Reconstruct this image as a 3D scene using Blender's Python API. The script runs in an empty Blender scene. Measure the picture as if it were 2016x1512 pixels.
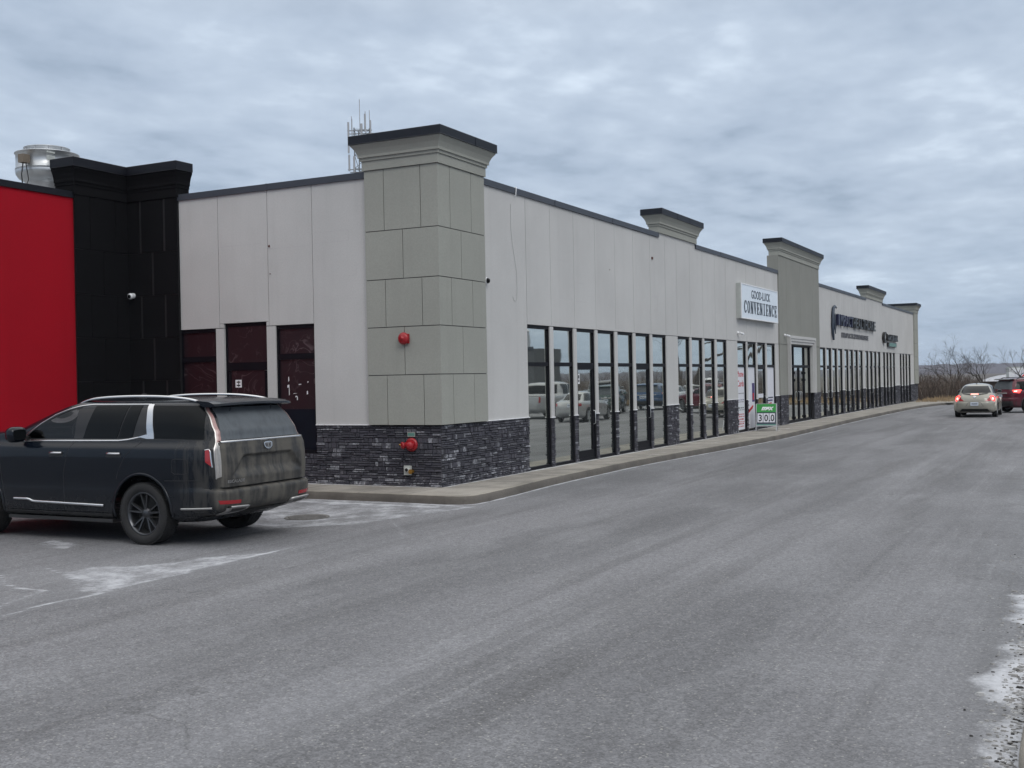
import bpy, bmesh, math, random
import numpy as np
from mathutils import Vector, Matrix
PI = math.pi
sc = bpy.context.scene
col = sc.collection
random.seed(7)

# ------------------------------------------------------------------ camera
F, YAW, PITCH, ROLL = 2220.0, -0.4748310, -0.0037347, -0.0195346
cd = bpy.data.cameras.new('camera'); cam = bpy.data.objects.new('camera', cd); col.objects.link(cam)
cd.sensor_width = 36.0; cd.lens = F / 2016.0 * 36.0; cd.clip_end = 9000; cd.clip_start = 0.1
d_ = Vector((math.sin(YAW) * math.cos(PITCH), math.cos(YAW) * math.cos(PITCH), math.sin(PITCH)))
r_ = Vector((math.cos(YAW), -math.sin(YAW), 0)); u_ = r_.cross(d_)
r2 = r_ * math.cos(ROLL) + u_ * math.sin(ROLL); u2 = -r_ * math.sin(ROLL) + u_ * math.cos(ROLL)
M = Matrix((r2, u2, -d_)).transposed().to_4x4(); M.translation = Vector((10.922, -18.27, 2.15))
cam.matrix_world = M
sc.camera = cam

# ------------------------------------------------------------------ view
sc.view_settings.view_transform = 'Standard'; sc.view_settings.look = 'None'
sc.view_settings.exposure = 0.10; sc.view_settings.gamma = 1.0

# ------------------------------------------------------------------ world: overcast sky
SUN_EL, SUN_AZ = math.radians(42), math.radians(128)     # azimuth from +Y towards +X
w = bpy.data.worlds.new('World'); sc.world = w; w.use_nodes = True
nt = w.node_tree; nt.nodes.clear()
def N(t, tree=None, **k):
    n = (tree or nt).nodes.new(t)
    for a, b in k.items(): setattr(n, a, b)
    return n
def mth(tree, op, a, b=None, clamp=False):
    n = tree.nodes.new('ShaderNodeMath'); n.operation = op; n.use_clamp = clamp
    for i, v in enumerate((a, b)):
        if v is None: continue
        if isinstance(v, (int, float)): n.inputs[i].default_value = v
        else: tree.links.new(v, n.inputs[i])
    return n.outputs[0]
def build_world():
    L = nt.links.new
    out = N('ShaderNodeOutputWorld'); bg = N('ShaderNodeBackground')
    tc = N('ShaderNodeTexCoord'); sp = N('ShaderNodeSeparateXYZ'); L(tc.outputs['Generated'], sp.inputs[0])
    x, y, z = sp.outputs
    zc = mth(nt, 'MAXIMUM', z, 0.0)
    den = mth(nt, 'ADD', zc, 0.10)
    u = mth(nt, 'DIVIDE', x, den); v = mth(nt, 'DIVIDE', y, den)
    cb = N('ShaderNodeCombineXYZ'); L(u, cb.inputs[0]); L(v, cb.inputs[1])
    mp = N('ShaderNodeMapping'); L(cb.outputs[0], mp.inputs[0]); mp.inputs['Rotation'].default_value = (0, 0, 0.5); mp.inputs['Scale'].default_value = (1.0, 0.8, 1)
    mp.inputs['Location'].default_value = (2.3, 5.1, 0)
    n1 = N('ShaderNodeTexNoise'); n1.inputs['Scale'].default_value = 0.8; n1.inputs['Detail'].default_value = 5; n1.inputs['Roughness'].default_value = .5; n1.inputs['Distortion'].default_value = .5
    n2 = N('ShaderNodeTexNoise'); n2.inputs['Scale'].default_value = 3.6; n2.inputs['Detail'].default_value = 8; n2.inputs['Roughness'].default_value = .5; n2.inputs['Distortion'].default_value = .25
    n3 = N('ShaderNodeTexNoise'); n3.inputs['Scale'].default_value = 10; n3.inputs['Detail'].default_value = 5; n3.inputs['Roughness'].default_value = .5
    for n in (n1, n2, n3): L(mp.outputs[0], n.inputs['Vector'])
    a = mth(nt, 'MULTIPLY', n1.outputs[0], 0.60); b = mth(nt, 'MULTIPLY', n2.outputs[0], 0.36); c = mth(nt, 'MULTIPLY', n3.outputs[0], 0.20)
    a = mth(nt, 'SUBTRACT', a, .085)
    s = mth(nt, 'ADD', mth(nt, 'ADD', a, b), c)
    # the thin bright place in the cloud towards the right of the building
    bd = Vector((-0.345, 0.90, 0.262)).normalized()
    dt = N('ShaderNodeVectorMath', operation='DOT_PRODUCT'); L(tc.outputs['Generated'], dt.inputs[0]); dt.inputs[1].default_value = bd
    br = N('ShaderNodeMapRange'); L(dt.outputs['Value'], br.inputs[0]); br.inputs[1].default_value = .978; br.inputs[2].default_value = 1.0; br.inputs[3].default_value = 0; br.inputs[4].default_value = .085; br.interpolation_type = 'SMOOTHSTEP'
    s = mth(nt, 'ADD', s, br.outputs[0])
    ramp = N('ShaderNodeValToRGB'); L(s, ramp.inputs[0])
    e = ramp.color_ramp.elements
    e[0].position = .36; e[0].color = (.365, .45, .57, 1)
    e[1].position = .70; e[1].color = (.79, .90, 1.03, 1)
    m = e.new(.44); m.color = (.455, .545, .675, 1)
    m = e.new(.57); m.color = (.56, .655, .785, 1)
    # bluer towards the horizon
    hz = N('ShaderNodeMapRange'); L(z, hz.inputs[0]); hz.inputs[1].default_value = 0.0; hz.inputs[2].default_value = .13; hz.inputs[3].default_value = .62; hz.inputs[4].default_value = 0
    mix = N('ShaderNodeMix', data_type='RGBA'); L(hz.outputs[0], mix.inputs[0]); L(ramp.outputs[0], mix.inputs[6]); mix.inputs[7].default_value = (.33, .44, .60, 1)
    # overcast skies brighten towards the zenith
    zen = N('ShaderNodeMapRange'); L(z, zen.inputs[0]); zen.inputs[1].default_value = .30; zen.inputs[2].default_value = .85; zen.inputs[3].default_value = 1.0; zen.inputs[4].default_value = 2.5; zen.interpolation_type = 'SMOOTHSTEP'
    nz = N('ShaderNodeMapRange'); L(z, nz.inputs[0]); nz.inputs[1].default_value = .30; nz.inputs[2].default_value = .6; nz.inputs[3].default_value = 0; nz.inputs[4].default_value = .85
    mz = N('ShaderNodeMix', data_type='RGBA'); L(nz.outputs[0], mz.inputs[0]); L(mix.outputs[2], mz.inputs[6]); mz.inputs[7].default_value = (.68, .67, .65, 1)
    ml = N('ShaderNodeVectorMath', operation='SCALE'); L(mz.outputs[2], ml.inputs[0]); L(zen.outputs[0], ml.inputs['Scale'])
    sky = N('ShaderNodeTexSky', sky_type='NISHITA'); sky.sun_disc = False; sky.sun_elevation = SUN_EL; sky.sun_rotation = SUN_AZ
    bg2 = N('ShaderNodeBackground'); L(sky.outputs[0], bg2.inputs[0]); bg2.inputs[1].default_value = 0.05
    L(ml.outputs[0], bg.inputs[0]); bg.inputs[1].default_value = 1.0
    ms = N('ShaderNodeMixShader'); ms.inputs[0].default_value = .12
    L(bg.outputs[0], ms.inputs[1]); L(bg2.outputs[0], ms.inputs[2]); L(ms.outputs[0], out.inputs[0])
build_world()
sl = bpy.data.lights.new('sun', 'SUN'); sl.energy = 0.8; sl.angle = math.radians(25); sl.color = (1, .97, .93)
so = bpy.data.objects.new('sun', sl); col.objects.link(so)
sd = Vector((math.sin(SUN_AZ) * math.cos(SUN_EL), math.cos(SUN_AZ) * math.cos(SUN_EL), math.sin(SUN_EL)))
so.rotation_euler = sd.to_track_quat('Z', 'Y').to_euler(); so.location = (20, -20, 30)

# ------------------------------------------------------------------ materials
MATS = {}
def new_mat(name):
    m = bpy.data.materials.new(name); m.use_nodes = True; t = m.node_tree; t.nodes.clear()
    o = t.nodes.new('ShaderNodeOutputMaterial'); p = t.nodes.new('ShaderNodeBsdfPrincipled'); t.links.new(p.outputs[0], o.inputs[0])
    MATS[name] = m
    return m, t, p
def c4(c): return (c[0], c[1], c[2], 1)
def plain(name, c, rough=.5, metal=0, var=.12, vscale=6, bump=0, bscale=60, coat=0, spec=.5, emit=None, estr=0, coords='Object', stretch=None):
    m, t, p = new_mat(name)
    p.inputs['Roughness'].default_value = rough; p.inputs['Metallic'].default_value = metal
    p.inputs['Specular IOR Level'].default_value = spec
    if coat: p.inputs['Coat Weight'].default_value = coat; p.inputs['Coat Roughness'].default_value = .03
    tc = t.nodes.new('ShaderNodeTexCoord'); vec = tc.outputs[coords]
    if stretch:
        mp = t.nodes.new('ShaderNodeMapping'); mp.inputs['Scale'].default_value = stretch; t.links.new(vec, mp.inputs[0]); vec = mp.outputs[0]
    if var:
        n = t.nodes.new('ShaderNodeTexNoise'); n.inputs['Scale'].default_value = vscale; n.inputs['Detail'].default_value = 6; n.inputs['Roughness'].default_value = .65
        t.links.new(vec, n.inputs['Vector'])
        r = t.nodes.new('ShaderNodeValToRGB'); t.links.new(n.outputs[0], r.inputs[0])
        r.color_ramp.elements[0].position = .25; r.color_ramp.elements[1].position = .75
        r.color_ramp.elements[0].color = c4([v * (1 - var) for v in c]); r.color_ramp.elements[1].color = c4([min(1, v * (1 + var)) for v in c])
        t.links.new(r.outputs[0], p.inputs['Base Color'])
    else: p.inputs['Base Color'].default_value = c4(c)
    if bump:
        n = t.nodes.new('ShaderNodeTexNoise'); n.inputs['Scale'].default_value = bscale; n.inputs['Detail'].default_value = 3
        t.links.new(vec, n.inputs['Vector'])
        b = t.nodes.new('ShaderNodeBump'); b.inputs['Strength'].default_value = bump; b.inputs['Distance'].default_value = .01
        t.links.new(n.outputs[0], b.inputs['Height']); t.links.new(b.outputs[0], p.inputs['Normal'])
    if emit: p.inputs['Emission Color'].default_value = c4(emit); p.inputs['Emission Strength'].default_value = estr
    return m
def noise(t, vec, scale, detail=5, rough=.6, sc3=None, loc=None):
    if sc3 or loc:
        mp = t.nodes.new('ShaderNodeMapping')
        if sc3: mp.inputs['Scale'].default_value = sc3
        if loc: mp.inputs['Location'].default_value = loc
        t.links.new(vec, mp.inputs[0]); vec = mp.outputs[0]
    n = t.nodes.new('ShaderNodeTexNoise'); n.inputs['Scale'].default_value = scale; n.inputs['Detail'].default_value = detail; n.inputs['Roughness'].default_value = rough
    t.links.new(vec, n.inputs['Vector']); return n.outputs[0]
def mrange(t, v, a, b, c=0, d=1, smooth=True):
    n = t.nodes.new('ShaderNodeMapRange'); n.inputs[1].default_value = a; n.inputs[2].default_value = b; n.inputs[3].default_value = c; n.inputs[4].default_value = d
    if smooth: n.interpolation_type = 'SMOOTHSTEP'
    t.links.new(v, n.inputs[0]); return n.outputs[0]
def mixc(t, f, a, b):
    n = t.nodes.new('ShaderNodeMix'); n.data_type = 'RGBA'
    if isinstance(f, float): n.inputs[0].default_value = f
    else: t.links.new(f, n.inputs[0])
    for i, v in ((6, a), (7, b)):
        if isinstance(v, tuple): n.inputs[i].default_value = c4(v)
        else: t.links.new(v, n.inputs[i])
    return n.outputs[2]
def attr(t, name):
    n = t.nodes.new('ShaderNodeAttribute'); n.attribute_name = name; return n.outputs['Fac']
def bumpn(t, h, s, dist, p):
    b = t.nodes.new('ShaderNodeBump'); b.inputs['Strength'].default_value = s; b.inputs['Distance'].default_value = dist
    t.links.new(h, b.inputs['Height']); t.links.new(b.outputs[0], p.inputs['Normal'])

def mat_stucco(name, c, fine=.10):
    m, t, p = new_mat(name); tc = t.nodes.new('ShaderNodeTexCoord'); o = tc.outputs['Object']
    big = mrange(t, noise(t, o, .45, 6, .6), .3, .7)
    a = mixc(t, big, tuple(v * .93 for v in c), tuple(min(1, v * 1.05) for v in c))
    # faint rain streaks down the wall, and the sand grain of the coat
    st = mrange(t, noise(t, o, 3.0, 4, .6, sc3=(1, 1, .06)), .48, .75, 0, .30)
    a = mixc(t, st, a, tuple(v * .80 for v in c))
    gr = mrange(t, noise(t, o, 30, 4, .85), .35, .65, 0, 1)
    a = mixc(t, mth(t, 'MULTIPLY', gr, fine * 3), a, tuple(v * .72 for v in c))
    t.links.new(a, p.inputs['Base Color']); p.inputs['Roughness'].default_value = .92; p.inputs['Specular IOR Level'].default_value = .2 if c[0] > .1 else .08
    bumpn(t, noise(t, o, 90, 3, .7), .5, .006, p)
    return m
mat_stucco('stucco_pale', (.515, .512, .505)); mat_stucco('stucco_sage', (.325, .33, .30)); mat_stucco('stucco_bay', (.26, .262, .24))
mat_stucco('stucco_black', (.008, .008, .0095), .2); mat_stucco('stucco_red', (.335, .003, .013), .12)
plain('groove', (.10, .10, .105), .95, var=0)
plain('ghost', (.42, .41, .42), .95, var=.2, vscale=20)
plain('cap_metal', (.014, .017, .024), .5, spec=.2)
plain('flashing', (.048, .054, .068), .45, metal=.3, var=.15, vscale=1.5)
plain('flashing_black', (.008, .009, .014), .5, spec=.2)
plain('frame', (.005, .005, .008), .5, spec=.15)
plain('spandrel', (.005, .008, .014), .4, spec=.15, var=.25, vscale=3)
plain('seam', (.01, .01, .012), .6, var=0)
plain('inside', (.012, .012, .013), .9, var=0)
plain('white_paint', (.75, .76, .78), .4); plain('white_face', (.70, .77, .84), .35, var=.05)
plain('sign_side', (.42, .44, .42), .5); plain('ink', (.03, .045, .07), .5, var=0); plain('ink_blue', (.005, .007, .035), .4, var=0)
plain('ink_black', (.012, .012, .012), .4, var=0); plain('ink_red', (.45, .015, .02), .5, var=0); plain('ink_grey', (.10, .10, .11), .5, var=0)
plain('teal', (.10, .22, .19), .45); plain('green', (.03, .28, .05), .45); plain('ink_purple', (.05, .03, .14), .5, var=.3, vscale=14)
plain('poster', (.66, .67, .72), .35, var=.06); plain('red_gear', (.30, .010, .016), .35, var=.2); plain('rust', (.10, .04, .03), .8)
plain('brass', (.45, .25, .06), .4, metal=.8); plain('galv', (.50, .52, .54), .38, metal=.75, var=.15, vscale=3); plain('galv_dull', (.45, .46, .48), .6, metal=.4)
plain('cable', (.36, .36, .36), .6, var=0); plain('iron', (.03, .028, .026), .7, metal=.3, var=.4, vscale=20); plain('roof_membrane', (.25, .25, .25), .9)
plain('antenna_white', (.34, .35, .37), .5); plain('mast_steel', (.16, .17, .18), .6); plain('bark', (.055, .047, .042), .95, var=.3, vscale=3); plain('twig', (.075, .055, .045), .95, var=.3, vscale=.6)
plain('grey_clad', (.075, .08, .085), .7); plain('shed_roof', (.85, .86, .9), .5); plain('rubber', (.016, .016, .017), .85, var=.3, vscale=20, bump=.4, bscale=90)
plain('chrome', (.62, .62, .63), .16, metal=1, var=0); plain('chrome_dull', (.42, .41, .40), .38, metal=.9, var=.2, vscale=15)
plain('black_trim', (.012, .012, .013), .4, var=0); plain('black_plastic', (.022, .022, .023), .6, var=.2)
plain('rim_dark', (.075, .078, .085), .3, metal=.7, var=.2, vscale=12); plain('rim_silver', (.35, .36, .38), .3, metal=.8)
plain('lens_dull', (.30, .17, .16), .25, var=.2, vscale=12, coat=.5); plain('lens_clear', (.30, .29, .28), .2, var=.2, vscale=14, coat=.6)
plain('lens_red', (.30, .015, .02), .2, var=0, coat=.5); plain('lamp_lit', (.8, .04, .04), .3, var=0, emit=(1, .035, .03), estr=3.0)
plain('lamp_core', (.9, .2, .2), .3, var=0, emit=(1, .25, .2), estr=5.0)
plain('tan', (.16, .13, .10), .8); plain('plate', (.55, .6, .68), .5, var=.1, vscale=30); plain('gravel', (.22, .215, .21), .9, var=.5, vscale=30)
plain('straw', (.30, .22, .13), .95, var=.3, vscale=2)
plain('scrub', (.066, .056, .048), 1, var=.4, vscale=.3)
plain('drain_iron', (.12, .115, .11), .8, var=.4, vscale=9)
plain('grit_pale', (.36, .36, .36), .8, var=.3, vscale=20)
plain('cabin', (.02, .018, .017), .8, var=0)
def mat_paint(name, c, dirt=0.0, dcol=(.17, .16, .145), rear=0, rough=.22, coat=.5):
    m, t, p = new_mat(name); tc = t.nodes.new('ShaderNodeTexCoord'); o = tc.outputs['Object']
    p.inputs['Coat Weight'].default_value = coat; p.inputs['Coat Roughness'].default_value = .04; p.inputs['Specular IOR Level'].default_value = coat * .6
    sp = t.nodes.new('ShaderNodeSeparateXYZ'); t.links.new(o, sp.inputs[0])
    low = mrange(t, sp.outputs[2], .95, .25, 0, 1)           # road spray climbs from the sills
    n = noise(t, o, 5, 6, .7); ns = noise(t, o, 9, 4, .6, sc3=(1, 1, .12))
    f = mth(t, 'MULTIPLY', low, mrange(t, n, .25, .75, .35, 1))
    if rear:
        bk = mrange(t, sp.outputs[0], -1.10, -1.20, 0, 1)
        f2 = mth(t, 'MULTIPLY', bk, mrange(t, mth(t, 'ADD', mth(t, 'MULTIPLY', ns, .6), mth(t, 'MULTIPLY', n, .4)), .38, .60, .34, 1))
        sidek = mrange(t, sp.outputs[0], -.4, -1.05, 0, .35)
        f2 = mth(t, 'MAXIMUM', f2, mth(t, 'MULTIPLY', sidek, mrange(t, ns, .4, .6)))
        f2 = mth(t, 'MULTIPLY', f2, mrange(t, sp.outputs[2], 1.77, 1.70, 0, 1))
        f = mth(t, 'MAXIMUM', mth(t, 'MULTIPLY', f, dirt), mth(t, 'MULTIPLY', f2, .85))
    else: f = mth(t, 'MULTIPLY', f, dirt)
    t.links.new(mixc(t, f, c, dcol), p.inputs['Base Color'])
    t.links.new(mrange(t, f, 0, 1, rough, .75, False), p.inputs['Roughness'])
    t.links.new(mrange(t, f, 0, .8, coat, 0, False), p.inputs['Coat Weight'])
    return m
mat_paint('paint_navy', (.0035, .006, .011), .16, dcol=(.120, .112, .098), rear=1, coat=.30); mat_paint('paint_champagne', (.31, .30, .26), .3); mat_paint('paint_maroon', (.085, .007, .018), .45, dcol=(.06, .05, .05))
mat_paint('paint_white', (.62, .63, .65), .3); mat_paint('paint_silver', (.34, .35, .36), .3); mat_paint('paint_black', (.02, .025, .03), .3); mat_paint('paint_blue', (.03, .07, .15), .3); mat_paint('paint_grey', (.12, .125, .13), .3); mat_paint('paint_green', (.04, .07, .065), .3)
def mat_carglass(name, c, dirty=0.0):
    m, t, p = new_mat(name); tc = t.nodes.new('ShaderNodeTexCoord'); o = tc.outputs['Object']
    p.inputs['Roughness'].default_value = .03; p.inputs['Specular IOR Level'].default_value = .12
    if dirty:
        n = mth(t, 'ADD', mth(t, 'MULTIPLY', noise(t, o, 12, 4, .7, sc3=(1, 1, .15)), .5), mth(t, 'MULTIPLY', noise(t, o, 3, 5, .7), .5))
        f = mrange(t, n, .3, .6, dirty * .6, dirty)
        t.links.new(mixc(t, f, c, (.125, .140, .155)), p.inputs['Base Color']); t.links.new(mrange(t, f, 0, 1, .05, .7, False), p.inputs['Roughness'])
    else: p.inputs['Base Color'].default_value = c4(c)
    return m
mat_carglass('car_glass', (.006, .007, .008)); mat_carglass('car_glass_dusty', (.02, .022, .025), .80)
def mat_seethrough():
    m, t, p = new_mat('car_glass_clear'); t.nodes.remove(p); o = t.nodes['Material Output']
    tr = t.nodes.new('ShaderNodeBsdfTransparent'); tr.inputs[0].default_value = (.55, .55, .56, 1)
    g = t.nodes.new('ShaderNodeBsdfGlossy'); g.inputs['Roughness'].default_value = .02
    lw = t.nodes.new('ShaderNodeFresnel'); lw.inputs[0].default_value = 1.5
    x = t.nodes.new('ShaderNodeMixShader'); t.links.new(lw.outputs[0], x.inputs[0]); t.links.new(tr.outputs[0], x.inputs[1]); t.links.new(g.outputs[0], x.inputs[2]); t.links.new(x.outputs[0], o.inputs[0])
mat_seethrough()
def mat_shopglass(name, refl, tint, back, plastic=False):
    m, t, p = new_mat(name); o = t.nodes['Material Output']; tc = t.nodes.new('ShaderNodeTexCoord'); ob = tc.outputs['Object']
    p.inputs['Roughness'].default_value = .5
    p.inputs['Base Color'].default_value = c4(back)
    if plastic:   # wrinkled sheeting taped behind the pane
        wv = t.nodes.new('ShaderNodeTexNoise'); wv.inputs['Scale'].default_value = 1.4; wv.inputs['Detail'].default_value = 2; wv.inputs['Distortion'].default_value = 2.6; t.links.new(ob, wv.inputs['Vector'])
        fold = mrange(t, mth(t, 'ABSOLUTE', mth(t, 'SUBTRACT', wv.outputs[0], .5)), 0, .03, .55, 0)
        t.links.new(mixc(t, mth(t, 'MULTIPLY', fold, mrange(t, noise(t, ob, 1.1, 2), .45, .7)), back, (.16, .12, .13)), p.inputs['Base Color'])
    g = t.nodes.new('ShaderNodeBsdfGlossy'); g.inputs['Roughness'].default_value = .015; g.inputs[0].default_value = c4(tint)
    # panes are never quite flat
    b = t.nodes.new('ShaderNodeBump'); b.inputs['Strength'].default_value = .06; b.inputs['Distance'].default_value = .02
    t.links.new(noise(t, ob, 1.2, 1), b.inputs['Height']); t.links.new(b.outputs[0], g.inputs['Normal'])
    lw = t.nodes.new('ShaderNodeFresnel'); lw.inputs[0].default_value = 1.6
    f = mth(t, 'ADD', mth(t, 'MULTIPLY', lw.outputs[0], .9), refl, True)
    x = t.nodes.new('ShaderNodeMixShader'); t.links.new(f, x.inputs[0]); t.links.new(p.outputs[0], x.inputs[1]); t.links.new(g.outputs[0], x.inputs[2]); t.links.new(x.outputs[0], o.inputs[0])
mat_shopglass('shop_glass', .58, (.90, .92, .86), (.030, .036, .034)); mat_shopglass('papered_glass', .01, (.17, .16, .16), (.010, .002, .005), True)
def mat_stone():
    m, t, p = new_mat('ledgestone'); tc = t.nodes.new('ShaderNodeTexCoord'); o = tc.outputs['Object']
    r = t.nodes.new('ShaderNodeValToRGB'); t.links.new(attr(t, 'tone'), r.inputs[0]); e = r.color_ramp.elements
    e[0].position = 0; e[0].color = (.026, .026, .036, 1); e[1].position = 1; e[1].color = (.40, .41, .45, 1)
    q = e.new(.55); q.color = (.070, .068, .090, 1); q = e.new(.84); q.color = (.12, .118, .135, 1); q = e.new(.9); q.color = (.2, .205, .23, 1)
    n = mrange(t, noise(t, o, 26, 5, .7), .3, .7)
    cst = mixc(t, n, r.outputs[0], (.05, .05, .062))
    sp = t.nodes.new('ShaderNodeSeparateXYZ'); t.links.new(o, sp.inputs[0])
    salt = mth(t, 'MULTIPLY', mrange(t, sp.outputs[2], .42, .15, 0, 1), mrange(t, noise(t, o, 9, 5, .75), .52, .66))
    t.links.new(mixc(t, mth(t, 'MULTIPLY', salt, .7), cst, (.5, .5, .53)), p.inputs['Base Color']); p.inputs['Roughness'].default_value = .8
    bumpn(t, noise(t, o, 45, 4, .7), .8, .01, p)
mat_stone()
plain('mortar', (.022, .022, .026), .95, var=.3)
def mat_asphalt():
    m, t, p = new_mat('asphalt'); g = t.nodes.new('ShaderNodeNewGeometry'); o = g.outputs['Position']
    sp = t.nodes.new('ShaderNodeSeparateXYZ'); t.links.new(o, sp.inputs[0])
    base = mixc(t, mrange(t, noise(t, o, .35, 5, .6, sc3=(1.3, .22, 1)), .32, .68), (.105, .106, .113), (.168, .169, .180))
    blot = mrange(t, noise(t, o, .8, 6, .65, sc3=(1, .45, 1), loc=(3, 1, 0)), .45, .72, 0, .5)
    base = mixc(t, blot, base, (.20, .203, .215))
    dk = mrange(t, noise(t, o, .9, 5, .6, sc3=(1.0, .12, 1), loc=(9, 4, 0)), .54, .70, 0, .6)
    base = mixc(t, dk, base, (.098, .098, .102))
    tw = mrange(t, noise(t, o, 1.0, 5, .62, sc3=(2.6, .045, 1), loc=(2, 8, 0)), .50, .68, 0, .42)
    base = mixc(t, tw, base, (.088, .088, .092))
    tw2 = mrange(t, noise(t, o, 1.0, 5, .7, sc3=(3.4, .07, 1), loc=(5, 3, 0)), .56, .72, 0, .35)
    base = mixc(t, tw2, base, (.24, .243, .255))
    # stone speckle
    v = t.nodes.new('ShaderNodeTexVoronoi'); v.inputs['Scale'].default_value = 75; t.links.new(o, v.inputs['Vector'])
    vs = t.nodes.new('ShaderNodeSeparateColor'); t.links.new(v.outputs['Color'], vs.inputs[0])
    sk = mrange(t, vs.outputs[0], 0, 1, .72, 1.28, False)
    v2 = t.nodes.new('ShaderNodeTexVoronoi'); v2.inputs['Scale'].default_value = 26; t.links.new(o, v2.inputs['Vector'])
    vs2 = t.nodes.new('ShaderNodeSeparateColor'); t.links.new(v2.outputs['Color'], vs2.inputs[0])
    sk = mth(t, 'MULTIPLY', sk, mrange(t, vs2.outputs[0], 0, 1, .88, 1.12, False))
    ms = t.nodes.new('ShaderNodeVectorMath'); ms.operation = 'SCALE'; t.links.new(base, ms.inputs[0]); t.links.new(sk, ms.inputs['Scale'])
    pale = mrange(t, vs.outputs[1], .972, .98, 0, .55)
    bc = mixc(t, pale, ms.outputs[0], (.34, .335, .32))
    # dried salt: the painted attribute broken up by noise
    s = attr(t, 'salt')
    nn = mth(t, 'ADD', mth(t, 'MULTIPLY', noise(t, o, 2.2, 8, .72, sc3=(1, .8, 1)), .75), mth(t, 'MULTIPLY', noise(t, o, 14, 6, .75), .25))
    sf = mrange(t, mth(t, 'ADD', s, mth(t, 'SUBTRACT', nn, .5)), .42, .72, 0, .85)
    film = mth(t, 'MULTIPLY', s, .35, True)
    bc = mixc(t, film, bc, (.30, .31, .33)); bc = mixc(t, sf, bc, (.52, .535, .57))
    # thin hairline cracks
    cr = t.nodes.new('ShaderNodeTexVoronoi'); cr.feature = 'DISTANCE_TO_EDGE'; cr.inputs['Scale'].default_value = .22
    wn = t.nodes.new('ShaderNodeVectorMath'); wn.operation = 'SCALE'; wc = t.nodes.new('ShaderNodeTexNoise'); wc.inputs['Scale'].default_value = 1.6; wc.inputs['Detail'].default_value = 5; t.links.new(o, wc.inputs['Vector'])
    t.links.new(wc.outputs['Color'], wn.inputs[0]); wn.inputs['Scale'].default_value = 1.0
    ad = t.nodes.new('ShaderNodeVectorMath'); ad.operation = 'ADD'; t.links.new(o, ad.inputs[0]); t.links.new(wn.outputs[0], ad.inputs[1]); t.links.new(ad.outputs[0], cr.inputs['Vector'])
    cf = mth(t, 'MULTIPLY', mrange(t, cr.outputs['Distance'], 0, .0035, .5, 0), mrange(t, noise(t, o, .3, 2, loc=(7, 7, 0)), .5, .62))
    bc = mixc(t, cf, bc, (.05, .05, .05))
    t.links.new(bc, p.inputs['Base Color']); p.inputs['Roughness'].default_value = .8; p.inputs['Specular IOR Level'].default_value = .3
    bumpn(t, mth(t, 'ADD', vs.outputs[2], noise(t, o, 160, 2)), .35, .006, p)
mat_asphalt()
def mat_concrete(name, c, saltcol=(.52, .53, .55)):
    m, t, p = new_mat(name); g = t.nodes.new('ShaderNodeNewGeometry'); o = g.outputs['Position']
    a = mixc(t, mrange(t, noise(t, o, 1.1, 7, .65), .3, .7), tuple(v * .66 for v in c), tuple(v * 1.18 for v in c))
    a = mixc(t, mrange(t, noise(t, o, 7, 5, .7), .55, .75, 0, .6), a, tuple(v * .65 for v in c))
    a = mixc(t, mrange(t, noise(t, o, 70, 3, .8), .4, .65, 0, .3), a, tuple(v * .6 for v in c))
    s = attr(t, 'salt'); nn = noise(t, o, 4, 8, .75)
    sf = mrange(t, mth(t, 'ADD', s, mth(t, 'SUBTRACT', nn, .5)), .42, .62, 0, .8)
    t.links.new(mixc(t, sf, a, saltcol), p.inputs['Base Color']); p.inputs['Roughness'].default_value = .85
    bumpn(t, mth(t, 'ADD', noise(t, o, 60, 4, .7), mth(t, 'MULTIPLY', noise(t, o, 6, 5, .7), 2.0)), .5, .012, p)
mat_concrete('concrete', (.30, .28, .25)); mat_concrete('kerb_stone', (.28, .26, .225)); mat_concrete('kerb_dirty', (.12, .108, .095))
def mat_terrain():
    m, t, p = new_mat('dry_grass'); g = t.nodes.new('ShaderNodeNewGeometry'); o = g.outputs['Position']
    a = mixc(t, mrange(t, noise(t, o, .15, 6, .6), .35, .65), (.16, .115, .065), (.085, .075, .05))
    a = mixc(t, mrange(t, noise(t, o, 5, 6, .7), .4, .7), a, (.23, .17, .10))
    t.links.new(a, p.inputs['Base Color']); p.inputs['Roughness'].default_value = 1
    m, t, p = new_mat('woodland'); g = t.nodes.new('ShaderNodeNewGeometry'); o = g.outputs['Position']
    a = mixc(t, mrange(t, noise(t, o, .02, 6, .7), .35, .65), (.052, .050, .070), (.085, .080, .098))  # blue-violet of distant haze is put into the woods colour here
    a = mixc(t, mrange(t, noise(t, o, .12, 5, .7), .45, .7), a, (.045, .048, .06))
    t.links.new(a, p.inputs['Base Color']); p.inputs['Roughness'].default_value = 1
mat_terrain()

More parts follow.
